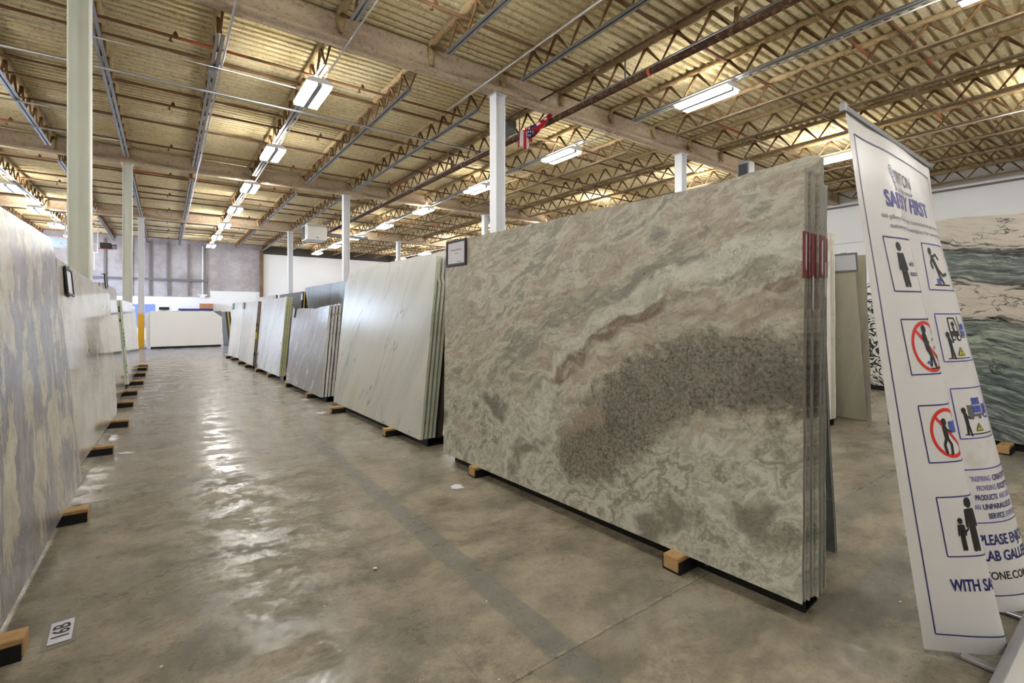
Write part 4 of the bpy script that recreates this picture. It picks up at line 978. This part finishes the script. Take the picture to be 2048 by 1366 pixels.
def rect(s0, s1, t0, t1):
    k = max(1, int((s1 - s0) / 0.012)); vs = []
    for i in range(k + 1):
        s = s0 + (s1 - s0) * i / k; vs += [(s, t0), (s, t1)]
    return vs, [(2 * i, 2 * i + 2, 2 * i + 3, 2 * i + 1) for i in range(k)]
def words(body, bold, al, s0, s1, t0, cap):
    vs, fs = text2d(body, 1.0, bold, al)
    xa = min(v[0] for v in vs); xb = max(v[0] for v in vs)
    return [(s0 + (x - xa) / (xb - xa) * (s1 - s0), t0 + y / 0.69 * cap) for x, y in vs], fs
def boxline(s0, s1, t0, t1, w=0.005): return [strip((s0, t0), (s1, t0), w), strip((s1, t0), (s1, t1), w), strip((s1, t1), (s0, t1), w), strip((s0, t1), (s0, t0), w)]
def limb(f, pts, w): return [strip(f(*a), f(*b), w) for a, b in zip(pts, pts[1:])] + [disc(f(*p), w / 2, n=10) for p in pts]
decal('border_line', M['navy'], boxline(0.058, 0.985, 0.078, 2.0, 0.0055))
LC, RC = (0.165, 0.385), (0.615, 0.835)
ROWS = [(1.465, 1.665), (1.15, 1.36), (0.805, 1.03), (0.42, 0.665)]
for (a, b) in ROWS:
    decal('picture_box', M['navy'], boxline(LC[0], LC[1], a, b))
for (a, b) in ROWS[:3]: decal('picture_box', M['violet'], boxline(RC[0], RC[1], a, b))
decal('quote_box', M['violet'], boxline(0.60, 0.975, ROWS[3][0], ROWS[3][1]))
# heading and logo
decal('heading', M['violet'], [words('SAFETY FIRST', 0.028, 'CENTER', 0.25, 0.76, 1.785, 0.058)])
decal('logo_lettering', M['ink_grey'], [words('TRITON', 0.004, 'LEFT', 0.39, 0.61, 1.885, 0.05), words('STONE GROUP', 0.012, 'LEFT', 0.43, 0.61, 1.853, 0.014)])
decal('logo_scroll', M['violet'], [ring((0.36, 1.925), 0.022, 0.004, 20), ring((0.36, 1.925), 0.010, 0.004, 14), strip((0.362, 1.90), (0.372, 1.865), 0.006), strip((0.352, 1.885), (0.382, 1.882), 0.004), strip((0.372, 1.865), (0.36, 1.852), 0.005), strip((0.372, 1.865), (0.385, 1.852), 0.005)])
decal('small_text', M['ink_grey'], [words('slab gallery Group, we are committed to providing a safe', 0.0, 'CENTER', 0.19, 0.93, 1.737, 0.017), words('customers and safe workplace for our employees', 0.0, 'CENTER', 0.24, 0.92, 1.703, 0.017)])
def fr(col, row):
    s0, s1 = col; t0, t1 = ROWS[row]; return lambda a, b: (s0 + a * (s1 - s0), t0 + b * (t1 - t0))
# left column
f = fr(LC, 0)
decal('standing_figure', M['ink'], [disc(f(.42, .84), .015, .017), rect(f(.33, 0)[0], f(.51, 0)[0], f(0, .42)[1], f(0, .72)[1])] + limb(f, [(.36, .70), (.32, .42)], .011) + limb(f, [(.49, .70), (.52, .42)], .011) + limb(f, [(.38, .45), (.39, .12)], .016) + limb(f, [(.47, .45), (.48, .12)], .016))
decal('side_text', M['ink'], [words('with', 0.008, 'LEFT', *[f(.62, 0)[0], f(.80, 0)[0]], f(0, .48)[1], 0.020), words('escort.', 0.008, 'LEFT', f(.58, 0)[0], f(.88, 0)[0], f(0, .30)[1], 0.020)])
for row in (1, 2):
    f = fr(LC, row)
    decal('prohibition_ring', M['red_ink'], [ring(f(.60, .5), .092, .014), strip(f(.32, .80), f(.88, .2), .013)], 0.0012)
f = fr(LC, 1)
decal('climbing_figure', M['ink'], [disc(f(.54, .82), .014, .016)] + limb(f, [(.52, .70), (.56, .45)], .026) + limb(f, [(.50, .70), (.60, .58)], .009) + limb(f, [(.54, .45), (.60, .34), (.54, .16)], .013) + limb(f, [(.57, .45), (.64, .30), (.68, .14)], .013) + [strip(f(.52, .10), f(.86, .10), .005)], 0.002)
decal('step_block', M['blue_ink'], [rect(f(.46, 0)[0], f(.58, 0)[0], f(0, .18)[1], f(0, .24)[1])], 0.002)
decal('side_text', M['ink'], [words('and', 0.008, 'LEFT', f(.72, 0)[0], f(.84, 0)[0], f(0, .60)[1], 0.016), words('sit or', 0.008, 'LEFT', f(.74, 0)[0], f(.92, 0)[0], f(0, .45)[1], 0.016), words('legs.', 0.008, 'LEFT', f(.76, 0)[0], f(.92, 0)[0], f(0, .30)[1], 0.016)], 0.002)
f = fr(LC, 2)
decal('pushing_figure', M['ink'], [disc(f(.50, .70), .013, .015)] + limb(f, [(.49, .60), (.50, .42)], .022) + limb(f, [(.50, .58), (.64, .52)], .009) + limb(f, [(.49, .42), (.42, .30), (.44, .16)], .012) + limb(f, [(.51, .42), (.58, .30), (.56, .14)], .012), 0.002)
decal('pushed_crate', M['blue_ink'], [rect(f(.62, 0)[0], f(.92, 0)[0], f(0, .50)[1], f(0, .70)[1])], 0.002)
f = fr(LC, 3)
def figure(cx, h, b0=.08):
    y = lambda q: b0 + q * h
    return [disc(f(cx, y(.92)), .052 * h * .42, .052 * h * .47), rect(f(cx - .085 * h, 0)[0], f(cx + .085 * h, 0)[0], f(0, y(.44))[1], f(0, y(.81))[1])] + limb(f, [(cx - .105 * h, y(.78)), (cx - .13 * h, y(.48))], .013 * h) + limb(f, [(cx + .105 * h, y(.78)), (cx + .13 * h, y(.48))], .013 * h) + limb(f, [(cx - .045 * h, y(.46)), (cx - .045 * h, y(.03))], .020 * h) + limb(f, [(cx + .045 * h, y(.46)), (cx + .045 * h, y(.03))], .020 * h)
decal('adult_figure', M['ink'], figure(.63, .88)); decal('child_figure', M['ink'], figure(.38, .54, .10) + limb(f, [(.45, .40), (.52, .46)], .008))
decal('closing_text', M['navy'], [words('WITH SAFETY', 0.028, 'LEFT', 0.155, 0.445, 0.275, 0.048)])
# right column
f = fr(RC, 0)
decal('tripping_figure', M['ink'], [disc(f(.26, .84), .014, .016)] + limb(f, [(.30, .72), (.42, .46)], .020) + limb(f, [(.32, .72), (.46, .78), (.54, .68)], .010) + limb(f, [(.30, .70), (.22, .58), (.26, .48)], .010) + limb(f, [(.42, .46), (.58, .32), (.74, .36)], .014) + limb(f, [(.42, .46), (.44, .30), (.54, .16)], .014) + [strip(f(.22, .11), f(.80, .11), .007)])
decal('stumbling_block', M['blue_ink'], [rect(f(.32, 0)[0], f(.44, 0)[0], f(0, .13)[1], f(0, .25)[1])])
def forklift(g_, x, y, k, m, nm='forklift_sign'):
    q = lambda a, b: g_(x + a * k, y + b * k)
    decal(nm, m, [strip(q(0, .12), q(0, .75), .006), strip(q(0, .75), q(.34, .75), .006), strip(q(.34, .75), q(.44, .30), .006), rect(q(-.02, 0)[0], q(.46, 0)[0], q(0, .10)[1], q(0, .30)[1]), strip(q(.56, .05), q(.56, .80), .005), strip(q(.56, .06), q(.84, .06), .004),
                  disc(q(.20, .54), .011), strip(q(.18, .46), q(.22, .30), .012), disc(q(.10, .06), .014), disc(q(.38, .06), .016)])
    decal('wheel_hub', M['white_ink'], [disc(q(.10, .06), .007), disc(q(.38, .06), .008)], 0.0022)
def walker(g_, x): return [disc(g_(x, .56), .012, .014)] + limb(g_, [(x + .02, .48), (x + .03, .30)], .018) + limb(g_, [(x + .02, .46), (x + .12, .40)], .008) + limb(g_, [(x + .02, .30), (x, .08)], .010) + limb(g_, [(x + .04, .30), (x + .08, .06)], .010)
def triangle(g_, x, y, k):
    decal('warning_triangle', M['yel_ink'], [([g_(x - k, y), g_(x + k, y), g_(x, y + k * 1.7)], [(0, 1, 2)])], 0.0016)
    decal('warning_outline', M['ink'], [strip(g_(x - k, y), g_(x + k, y), .0035), strip(g_(x + k, y), g_(x, y + k * 1.7), .0035), strip(g_(x, y + k * 1.7), g_(x - k, y), .0035), strip(g_(x, y + k * .5), g_(x, y + k * 1.1), .004), disc(g_(x, y + k * .25), .0025)], 0.0022)
f = fr(RC, 1)
forklift(f, .34, .46, .60, M['ink']); decal('loading_figure', M['ink'], walker(f, .24) + [strip(f(.12, .06), f(.84, .06), .004)]); triangle(f, .52, .12, .10)
decal('stacked_crates', M['blue_ink'], [rect(f(.72, 0)[0], f(.88, 0)[0], f(0, .52)[1], f(0, .64)[1]), rect(f(.72, 0)[0], f(.88, 0)[0], f(0, .66)[1], f(0, .78)[1])])
f = fr(RC, 2)
forklift(f, .76, .42, -.36 if False else .30, M['violet']); decal('watching_figure', M['ink'], walker(f, .20) + [strip(f(.12, .08), f(.90, .08), .005)]); triangle(f, .50, .14, .09)
decal('lorry_sign', M['ink_grey'], [rect(f(.30, 0)[0], f(.44, 0)[0], f(0, .46)[1], f(0, .66)[1]), rect(f(.30, 0)[0], f(.72, 0)[0], f(0, .43)[1], f(0, .48)[1]), disc(f(.38, .42), .011), disc(f(.60, .42), .011)])
decal('lorry_crates', M['blue_ink'], [rect(f(.45, 0)[0], f(.57, 0)[0], f(0, .50)[1], f(0, .64)[1]), rect(f(.45, 0)[0], f(.57, 0)[0], f(0, .66)[1], f(0, .80)[1]), rect(f(.585, 0)[0], f(.70, 0)[0], f(0, .50)[1], f(0, .64)[1]), rect(f(.585, 0)[0], f(.70, 0)[0], f(0, .66)[1], f(0, .80)[1])])
for row, ws in ((0, ['Watch', 'hazards in', 'the area']), (1, ['Watch out', 'for', 'vehicles', 'entering', 'exiting', 'warehouse']), (2, ['Stay', 'away', 'from', 'loads', 'up'])):
    f = fr(RC, row); n = len(ws)
    decal('side_text', M['ink'], [words(w_, 0.008, 'LEFT', 0.843, 0.843 + 0.012 * len(w_), ROWS[row][1] - 0.05 - (0.135 / max(n - 1, 1)) * i, 0.017) for i, w_ in enumerate(ws)])
tq = 0.61
decal('quote_light', M['violet'], [words('"INSPIRING', 0.0, 'LEFT', 0.618, 0.715, tq, 0.024), words('PROVIDING', 0.0, 'LEFT', 0.640, 0.735, tq - .043, 0.024), words('AND DELIVERING', 0.0, 'LEFT', 0.742, 0.90, tq - .086, 0.024), words('AN', 0.0, 'LEFT', 0.615, 0.640, tq - .129, 0.024), words('EXPERIENCE', 0.0, 'LEFT', 0.760, 0.88, tq - .172, 0.024)])
decal('quote_bold', M['navy'], [words('CREATIVITY', 0.022, 'LEFT', 0.728, 0.86, tq, 0.024), words('EXCEPTIONAL', 0.022, 'LEFT', 0.747, 0.90, tq - .043, 0.024), words('PRODUCTS', 0.022, 'LEFT', 0.625, 0.732, tq - .086, 0.024), words('UNPARALLELED', 0.022, 'LEFT', 0.650, 0.83, tq - .129, 0.024), words('SERVICE', 0.022, 'LEFT', 0.668, 0.748, tq - .172, 0.024)])
decal('closing_text', M['navy'], [words('PLEASE ENJOY', 0.024, 'LEFT', 0.607, 0.865, 0.318, 0.046), words('SLAB GALLERY', 0.024, 'LEFT', 0.585, 0.88, 0.243, 0.046), ])
decal('web_address', M['ink'], [words('STONE.COM', 0.016, 'LEFT', 0.585, 0.80, 0.155, 0.036)])
# top rail, pole, base
d = (BTR - BTL).normalized(); a0 = BTL - d * 0.012 - BO; a1 = BTR + d * 0.012 - BO
rp = [(-0.006, -0.012), (0.006, -0.012), (0.007, 0.004), (0.003, 0.009), (-0.003, 0.009), (-0.007, 0.004)]
MB().extrude(rp, [lambda a, b: (a0.x, a0.y + a, a0.z + b), lambda a, b: (a1.x, a1.y + a, a1.z + b)]).build('top_rail', M['steel_dk'], bn)
for e, sg in ((a0, -1), (a1, 1)):
    MB().extrude([(a * 1.35, b * 1.35) for a, b in rp], [lambda a, b: (e.x, e.y + a, e.z + b), lambda a, b: (e.x + sg * 0.012, e.y + a, e.z + b)]).build('end_cap', M['frame_grey'], bn)
MB().tube([Vector((3.06, 0.54, 0.06)) - BO, Vector((2.36, 0.69, 2.085)) - BO], 0.009, 8).build('support_pole', M['alu'], bn)
cp = [(-0.055, 0.02), (-0.075, 0.045), (-0.07, 0.085), (-0.035, 0.115), (0.02, 0.118), (0.055, 0.095), (0.068, 0.05), (0.05, 0.02)]
MB().extrude(cp, [lambda a, b: (-0.62, a - 0.03, b), lambda a, b: (0.50, a - 0.03, b)]).build('base_cassette', M['alu'], bn, bevel=0.003)
for x in (-0.635, 0.50): MB().extrude([(a * 1.06, b * 1.03) for a, b in cp], [lambda a, b: (x, a - 0.03, b), lambda a, b: (x + 0.015, a - 0.03, b)]).build('cassette_end', M['frame_grey'], bn)
for fx in (-0.255, 0.30):
    ft = MB().box(fx - 0.018, fx + 0.018, -0.26, 0.15, 0.003, 0.019).build('foot', M['alu'], bn, bevel=0.003)
    MB().box(fx - 0.020, fx + 0.020, 0.148, 0.172, 0.0, 0.021).build('foot_cap', M['frame_grey'], ft, bevel=0.003); MB().box(fx - 0.020, fx + 0.020, -0.28, -0.258, 0.0, 0.021).build('foot_cap', M['frame_grey'], ft, bevel=0.003)

# ================================================================== SMALLER THINGS
# floor tag 16B
t = empty('floor_tag', (-0.375, 2.895, 0.0005)); t.rotation_euler = (0, 0, 0.05); tag(t, 'laminated floor tag reading 16B taped to the concrete', 'floor tag')
sl = MB(); sl.add([(-0.058, -0.13, 0.001), (0.055, -0.12, 0.004), (0.052, 0.125, 0.001), (-0.055, 0.13, 0.001), (-0.058, -0.13, 0.0), (0.055, -0.12, 0.0), (0.052, 0.125, 0.0), (-0.055, 0.13, 0.0)], [(0, 1, 2, 3), (7, 6, 5, 4), (0, 4, 5, 1), (1, 5, 6, 2), (2, 6, 7, 3), (3, 7, 4, 0)])
sl.build('plastic_sleeve', M['plastic'], t)
MB().box(-0.038, 0.040, -0.10, 0.085, 0.0045, 0.0055).build('card', M['paper'], t)
vs, fs = text2d('16B', 1.0, 0.02, 'CENTER')
MB().add([(-(y * 0.082) + 0.028, x * 0.082 - 0.008, 0.0064) for x, y in vs], fs).build('lettering', M['ink'], t, fix=False)
# scraps of paper label beside the bunks
SCR = [(1.93, 3.42, 'far bunk of the swirled granite'), (1.80, 7.12, 'far bunk of the white marble'), (-0.32, 6.22, 'near bunk of the beige clouded slab'), (1.85, 8.40, 'near bunk of the grey marble'), (1.80, 10.2, 'far bunk of the grey marble')]
for x, y, nm in SCR:
    mb = MB(); k = 16
    ring_ = [(0.062 * math.cos(2 * math.pi * i / k) * (1 + jit(0.5)), 0.05 * math.sin(2 * math.pi * i / k) * (1 + jit(0.5))) for i in range(k)]
    mb.add([(a, b, 0.0008) for a, b in ring_] + [(a * 0.96, b * 0.96, 0.003 + jit(0.001)) for a, b in ring_], [tuple(range(k, 2 * k))] + [(i, (i + 1) % k, k + (i + 1) % k, k + i) for i in range(k)])
    o = mb.build('label_scrap', M['paper']); o.location = (x, y, 0); tag(o, 'torn white label scrap on the floor by the ' + nm, 'paper scrap')
# stone chips
CH = []
for v_ in range(4):
    bm = bmesh.new(); bmesh.ops.create_icosphere(bm, subdivisions=1, radius=1.0)
    for q in bm.verts: q.co *= 1 + jit(0.35); q.co.z *= 0.5
    zmin = min(q.co.z for q in bm.verts)
    for q in bm.verts: q.co.z -= zmin
    me = bpy.data.meshes.new('stone_chip'); bm.to_mesh(me); bm.free(); me.materials.append(M['chip']); CH.append(me)
pts = [onz(810, 915, 0), onz(750, 1139, 0), onz(200, 981, 0), onz(998, 1360, 0), onz(1145, 1113, 0), onz(1207, 1127, 0), onz(1222, 1132, 0), onz(1375, 1202, 0), onz(1511, 1293, 0)]
for k in range(46):
    pts.append(Vector((random.uniform(-0.3, 2.0), random.uniform(1.4, 7.0), 0)) if k < 34 else Vector((random.uniform(2.9, 5.5), random.uniform(0.7, 2.0), 0)))
for i, p in enumerate(pts):
    if 2.0 < p.x < 2.7 and p.y > 0.95: continue
    o = link('stone_chip', CH[i % 4]); r = (0.014, 0.013, 0.012)[i] if i < 3 else random.uniform(0.0025, 0.006)
    o.location = (p.x, p.y, 0.0); o.scale = (r * random.uniform(.8, 1.5), r, r); o.rotation_euler = (0, 0, random.uniform(0, 6.28))
    tag(o, 'tiny pale stone chip lying on the concrete floor', 'stone chip', 'stone chips on the floor')

# unit heater
t = empty('unit_heater', (5.23, 21.88, 4.58)); tag(t, 'white unit heater hanging under the joists', 'unit heater')
MB().box(-0.40, 0.40, -0.48, 0.48, 0, 0.66).build('casing', M['white_metal'], t, bevel=0.012)
gl = MB().box(-0.408, -0.40, -0.10, 0.42, 0.05, 0.61).build('grille', M['dark_slot'], t)
for k in range(8): MB().box(-0.425, -0.405, -0.09, 0.41, 0.07 + 0.068 * k, 0.078 + 0.068 * k).build('louvre', M['steel_dk'], gl)
MB().box(-0.404, -0.40, -0.34, -0.29, 0.2, 0.46).build('maker_plate', M['ink_grey'], t); MB().box(-0.02, 0.07, -0.486, -0.48, 0.08, 0.11).build('maker_plate', M['ink'], t)
MB().box(-0.36, 0.38, -0.484, -0.48, 0.03, 0.63).build('front_panel', plain('stained_panel', rgb(206, 202, 196), 0.5, 0, 0.06, 2), t)
MB().tube([(0.40, 0.15, 0.36), (2.4, 0.15, 0.34)], 0.07, 12).build('flue_pipe', M['steel'], t, smooth=True)
for x in (-0.3, 0.3):
    for y in (-0.4, 0.4): MB().tube([(x, y, 0.66), (x, y, 1.10)], 0.008, 6).build('hanger_rod', M['steel'], t)

hp = onz(1492, 331, 4.75)
t = empty('unit_heater', (hp.x, hp.y, 4.40)); tag(t, 'dark grey unit heater peeking over the swirled granite slab', 'unit heater')
MB().box(-0.13, 0.13, -0.13, 0.13, 0, 0.42).build('casing', M['steel_dk'], t, bevel=0.012); MB().box(-0.138, -0.13, -0.10, 0.10, 0.06, 0.36).build('grille', M['dark_slot'], t)
for x in (-0.09, 0.09): MB().tube([(x, 0, 0.42), (x, 0, 1.33)], 0.008, 6).build('hanger_rod', M['steel'], t)
# overhead door, parked open under the ceiling by the loading bay
t = empty('overhead_door', (-3.2, 29.0, 4.55)); tag(t, 'pale overhead loading door parked open under the ceiling', 'overhead door')
for k in range(6):
    o = MB().box(-0.55 * k - 0.545, -0.55 * k - 0.005, -1.75, 1.75, 0, 0.045).build('door_section', M['door_w'], t, bevel=0.004)
    for y in (-1.2, 0, 1.2): MB().box(-0.55 * k - 0.04, -0.55 * k + 0.03, y - 0.05, y + 0.05, -0.012, 0.0).build('hinge', M['steel'], o)
for s in (-1, 1):
    MB().box(-3.35, 0.3, s * 1.80 - 0.03, s * 1.80 + 0.03, 0.0, 0.07).build('track', M['white_metal'], t)
    for x in (-2.6, -0.2): MB().tube([(x, s * 1.80, 0.07), (x, s * 1.80, 1.10)], 0.025, 6).build('track_hanger', M['white_metal'], t)
po = onY(200, 492, 30.0)
t = empty('door_operator', (po.x, 30.0, po.z)); tag(t, 'black door motor with red rail on white hanger frame beside the loading door', 'door operator')
MB().box(0.0, 0.42, -0.15, 0.15, -0.10, 0.16).build('motor', M['black'], t, bevel=0.02)
MB().tube([(0.42, 0, 0.0), (0.62, 0, 0.0)], [0.10, 0.12], 10).build('brake_drum', M['steel_dk'], t, smooth=True)
MB().box(-0.05, 0.5, -0.16, -0.12, -0.15, -0.11).build('red_rail', M['red_tape'], t)
for x in (-0.27, -0.08): MB().tube([(x, 0, -0.35), (x, 0, DECK_Z - po.z + 0.02)], 0.025, 6).build('hanger_tube', M['white_metal'], t)
MB().tube([(-0.30, 0, -0.33), (-0.05, 0, -0.33)], 0.025, 6).build('cross_tube', M['white_metal'], t); MB().tube([(-0.35, 0, 0.08), (0.05, 0, 0.08)], 0.02, 6).build('cross_tube', M['white_metal'], t)
MB().tube([(-0.20, -0.02, -0.35), (-0.20, -0.02, -1.15)], 0.02, 6).build('pull_chain', M['white_metal'], t)

# folded flag on the sprinkler main
t = empty('folded_flag', (6.07, 7.85, 5.22)); tag(t, 'crumpled stars and stripes flag draped over the sprinkler main', 'flag')
ms = [M['flag_r'], M['flag_w']]
mb = MB(); n, k = 26, 8
for i in range(n + 1):
    q = i / n
    for j in range(k + 1):
        w = j / k; mb.v.append((-0.02 - 0.035 * math.sin(q * 15 + w) - 0.03 * w, 0.20 - 0.40 * q + 0.05 * w * (0.5 - q), 0.04 - (0.40 - 0.06 * math.sin(q * 9)) * w))
for i in range(n):
    for j in range(k): mb.f.append((i * (k + 1) + j, (i + 1) * (k + 1) + j, (i + 1) * (k + 1) + j + 1, i * (k + 1) + j + 1)); mb.mi.append((i // 3) % 2 if (i // 3) != 7 else 0)
mb.build('hanging_fold', ms, t, smooth=True, fix=False)
mb = MB(); n, k = 20, 9
for i in range(n + 1):
    q = i / n
    for j in range(k + 1):
        w = j / k; mb.v.append((-0.05 - 0.05 * math.sin(w * 5 + q * 2) , -0.10 - 0.72 * q, 0.03 + 0.02 * q - (0.24 * (1 - q) ** 0.8 + 0.015) * w - 0.05 * math.sin(q * 3.0)))
for i in range(n):
    for j in range(k): mb.f.append((i * (k + 1) + j, (i + 1) * (k + 1) + j, (i + 1) * (k + 1) + j + 1, i * (k + 1) + j + 1)); mb.mi.append(2 if (j < 3 and 2 < i < 9) else (1 if (j in (1, 2, 6) and i > 1 and (i < 3 or 9 <= i < 12 or 14 < i < 17 or j == 6 and i < 5)) else 0))
mb.build('swept_fold', ms + [M['flag_b']], t, smooth=True, fix=False)
cn = MB().add([(-0.115, -0.18, -0.06), (-0.115, -0.42, -0.17), (-0.12, -0.20, -0.27), (-0.105, -0.12, -0.2), (-0.10, -0.18, -0.06), (-0.10, -0.42, -0.17), (-0.105, -0.20, -0.27), (-0.09, -0.12, -0.2)], [(0, 1, 2, 3), (7, 6, 5, 4), (0, 4, 5, 1), (1, 5, 6, 2), (2, 6, 7, 3), (3, 7, 4, 0)]).build('canton', M['flag_b'], t)
for y, z in ((-0.20, -0.12), (-0.27, -0.14), (-0.34, -0.165), (-0.19, -0.19), (-0.25, -0.21)):
    pt = []
    for i in range(10):
        r = 0.022 if i % 2 == 0 else 0.009; pt.append((-0.121, y + r * math.sin(i * math.pi / 5), z + r * math.cos(i * math.pi / 5)))
    MB().add(pt, [tuple(range(10))]).build('star', M['flag_w'], cn)
t = empty('ceiling_box', (6.0, 8.45, 5.30)); tag(t, 'grey electrical enclosure between joists beside the flag', 'electrical box')
MB().box(-0.16, 0.08, -0.22, 0.22, 0.0, 0.24).build('enclosure', M['steel_dk'], t, bevel=0.01); MB().box(-0.17, 0.09, -0.23, 0.23, -0.012, 0.0).build('lid', M['steel_dk'], t)
t = empty('ceiling_duct', (9.4, 5.4, 4.75)); 
C.objects.unlink(t); bpy.data.objects.remove(t)

# things along the far wall
p0, p1 = onY(262, 608, Y1 - 0.02), onY(310, 655, Y1 - 0.02)
o = MB().box(p0.x, p1.x, Y1 - 0.035, Y1 - 0.012, p1.z, p0.z).build('wall_poster', M['blue_film'], bevel=0.004); tag(o, 'blue poster panel on the far wall beside the yellow footed column', 'poster')
p0, p1 = onY(318, 614, Y1 - 0.1), onY(338, 620, Y1 - 0.1)
t = empty('wall_sign', (p0.x, Y1 - 0.05, p1.z)); tag(t, 'small black sign on the far wall above the white slab', 'sign')
MB().box(0, p1.x - p0.x, -0.03, 0.03, 0, p0.z - p1.z).build('board', M['black'], t); MB().box(0.1, 0.16, -0.04, 0.0, -0.2, 0.0).build('bracket', M['white_metal'], t)
p0, p1 = onY(357, 616, Y1 - 0.3), onY(426, 621, Y1 - 0.3)
t = empty('wall_shelf', (p0.x, Y1 - 0.3, p1.z)); tag(t, 'dark blue wall shelf carrying a cardboard box', 'shelf')
MB().box(0, p1.x - p0.x, -0.22, 0.265, 0, 0.10).build('board', M['navy'], t)
for x in (0.15, p1.x - p0.x - 0.15): MB().box(x - 0.03, x + 0.03, -0.1, 0.265, -0.35, 0.0).build('bracket', M['steel_dk'], t)
t2 = empty('cardboard_box', (p0.x + 1.02, Y1 - 0.3, p1.z + 0.101)); tag(t2, 'brown cardboard box on the dark blue wall shelf', 'box')
MB().box(0, 0.66, -0.2, 0.2, 0, 0.30).build('carton', M['cardboard'], t2, bevel=0.006); MB().box(0, 0.66, -0.012, 0.012, 0.30, 0.305).build('tape', M['edge_brown'], t2)
t = empty('barrier', (-1.30, 24.55, 0)); tag(t, 'orange guard rail beside the yellow footed column', 'guard rail')
for x in (-1.0, 0.26): MB().tube([(x, 0, 0), (x, 0, 1.10)], 0.04, 8).build('post', M['orange'], t)
for z in (0.35, 0.70, 1.05): MB().tube([(-1.0, 0, z), (0.26, 0, z)], 0.03, 8).build('rail', M['orange'], t)
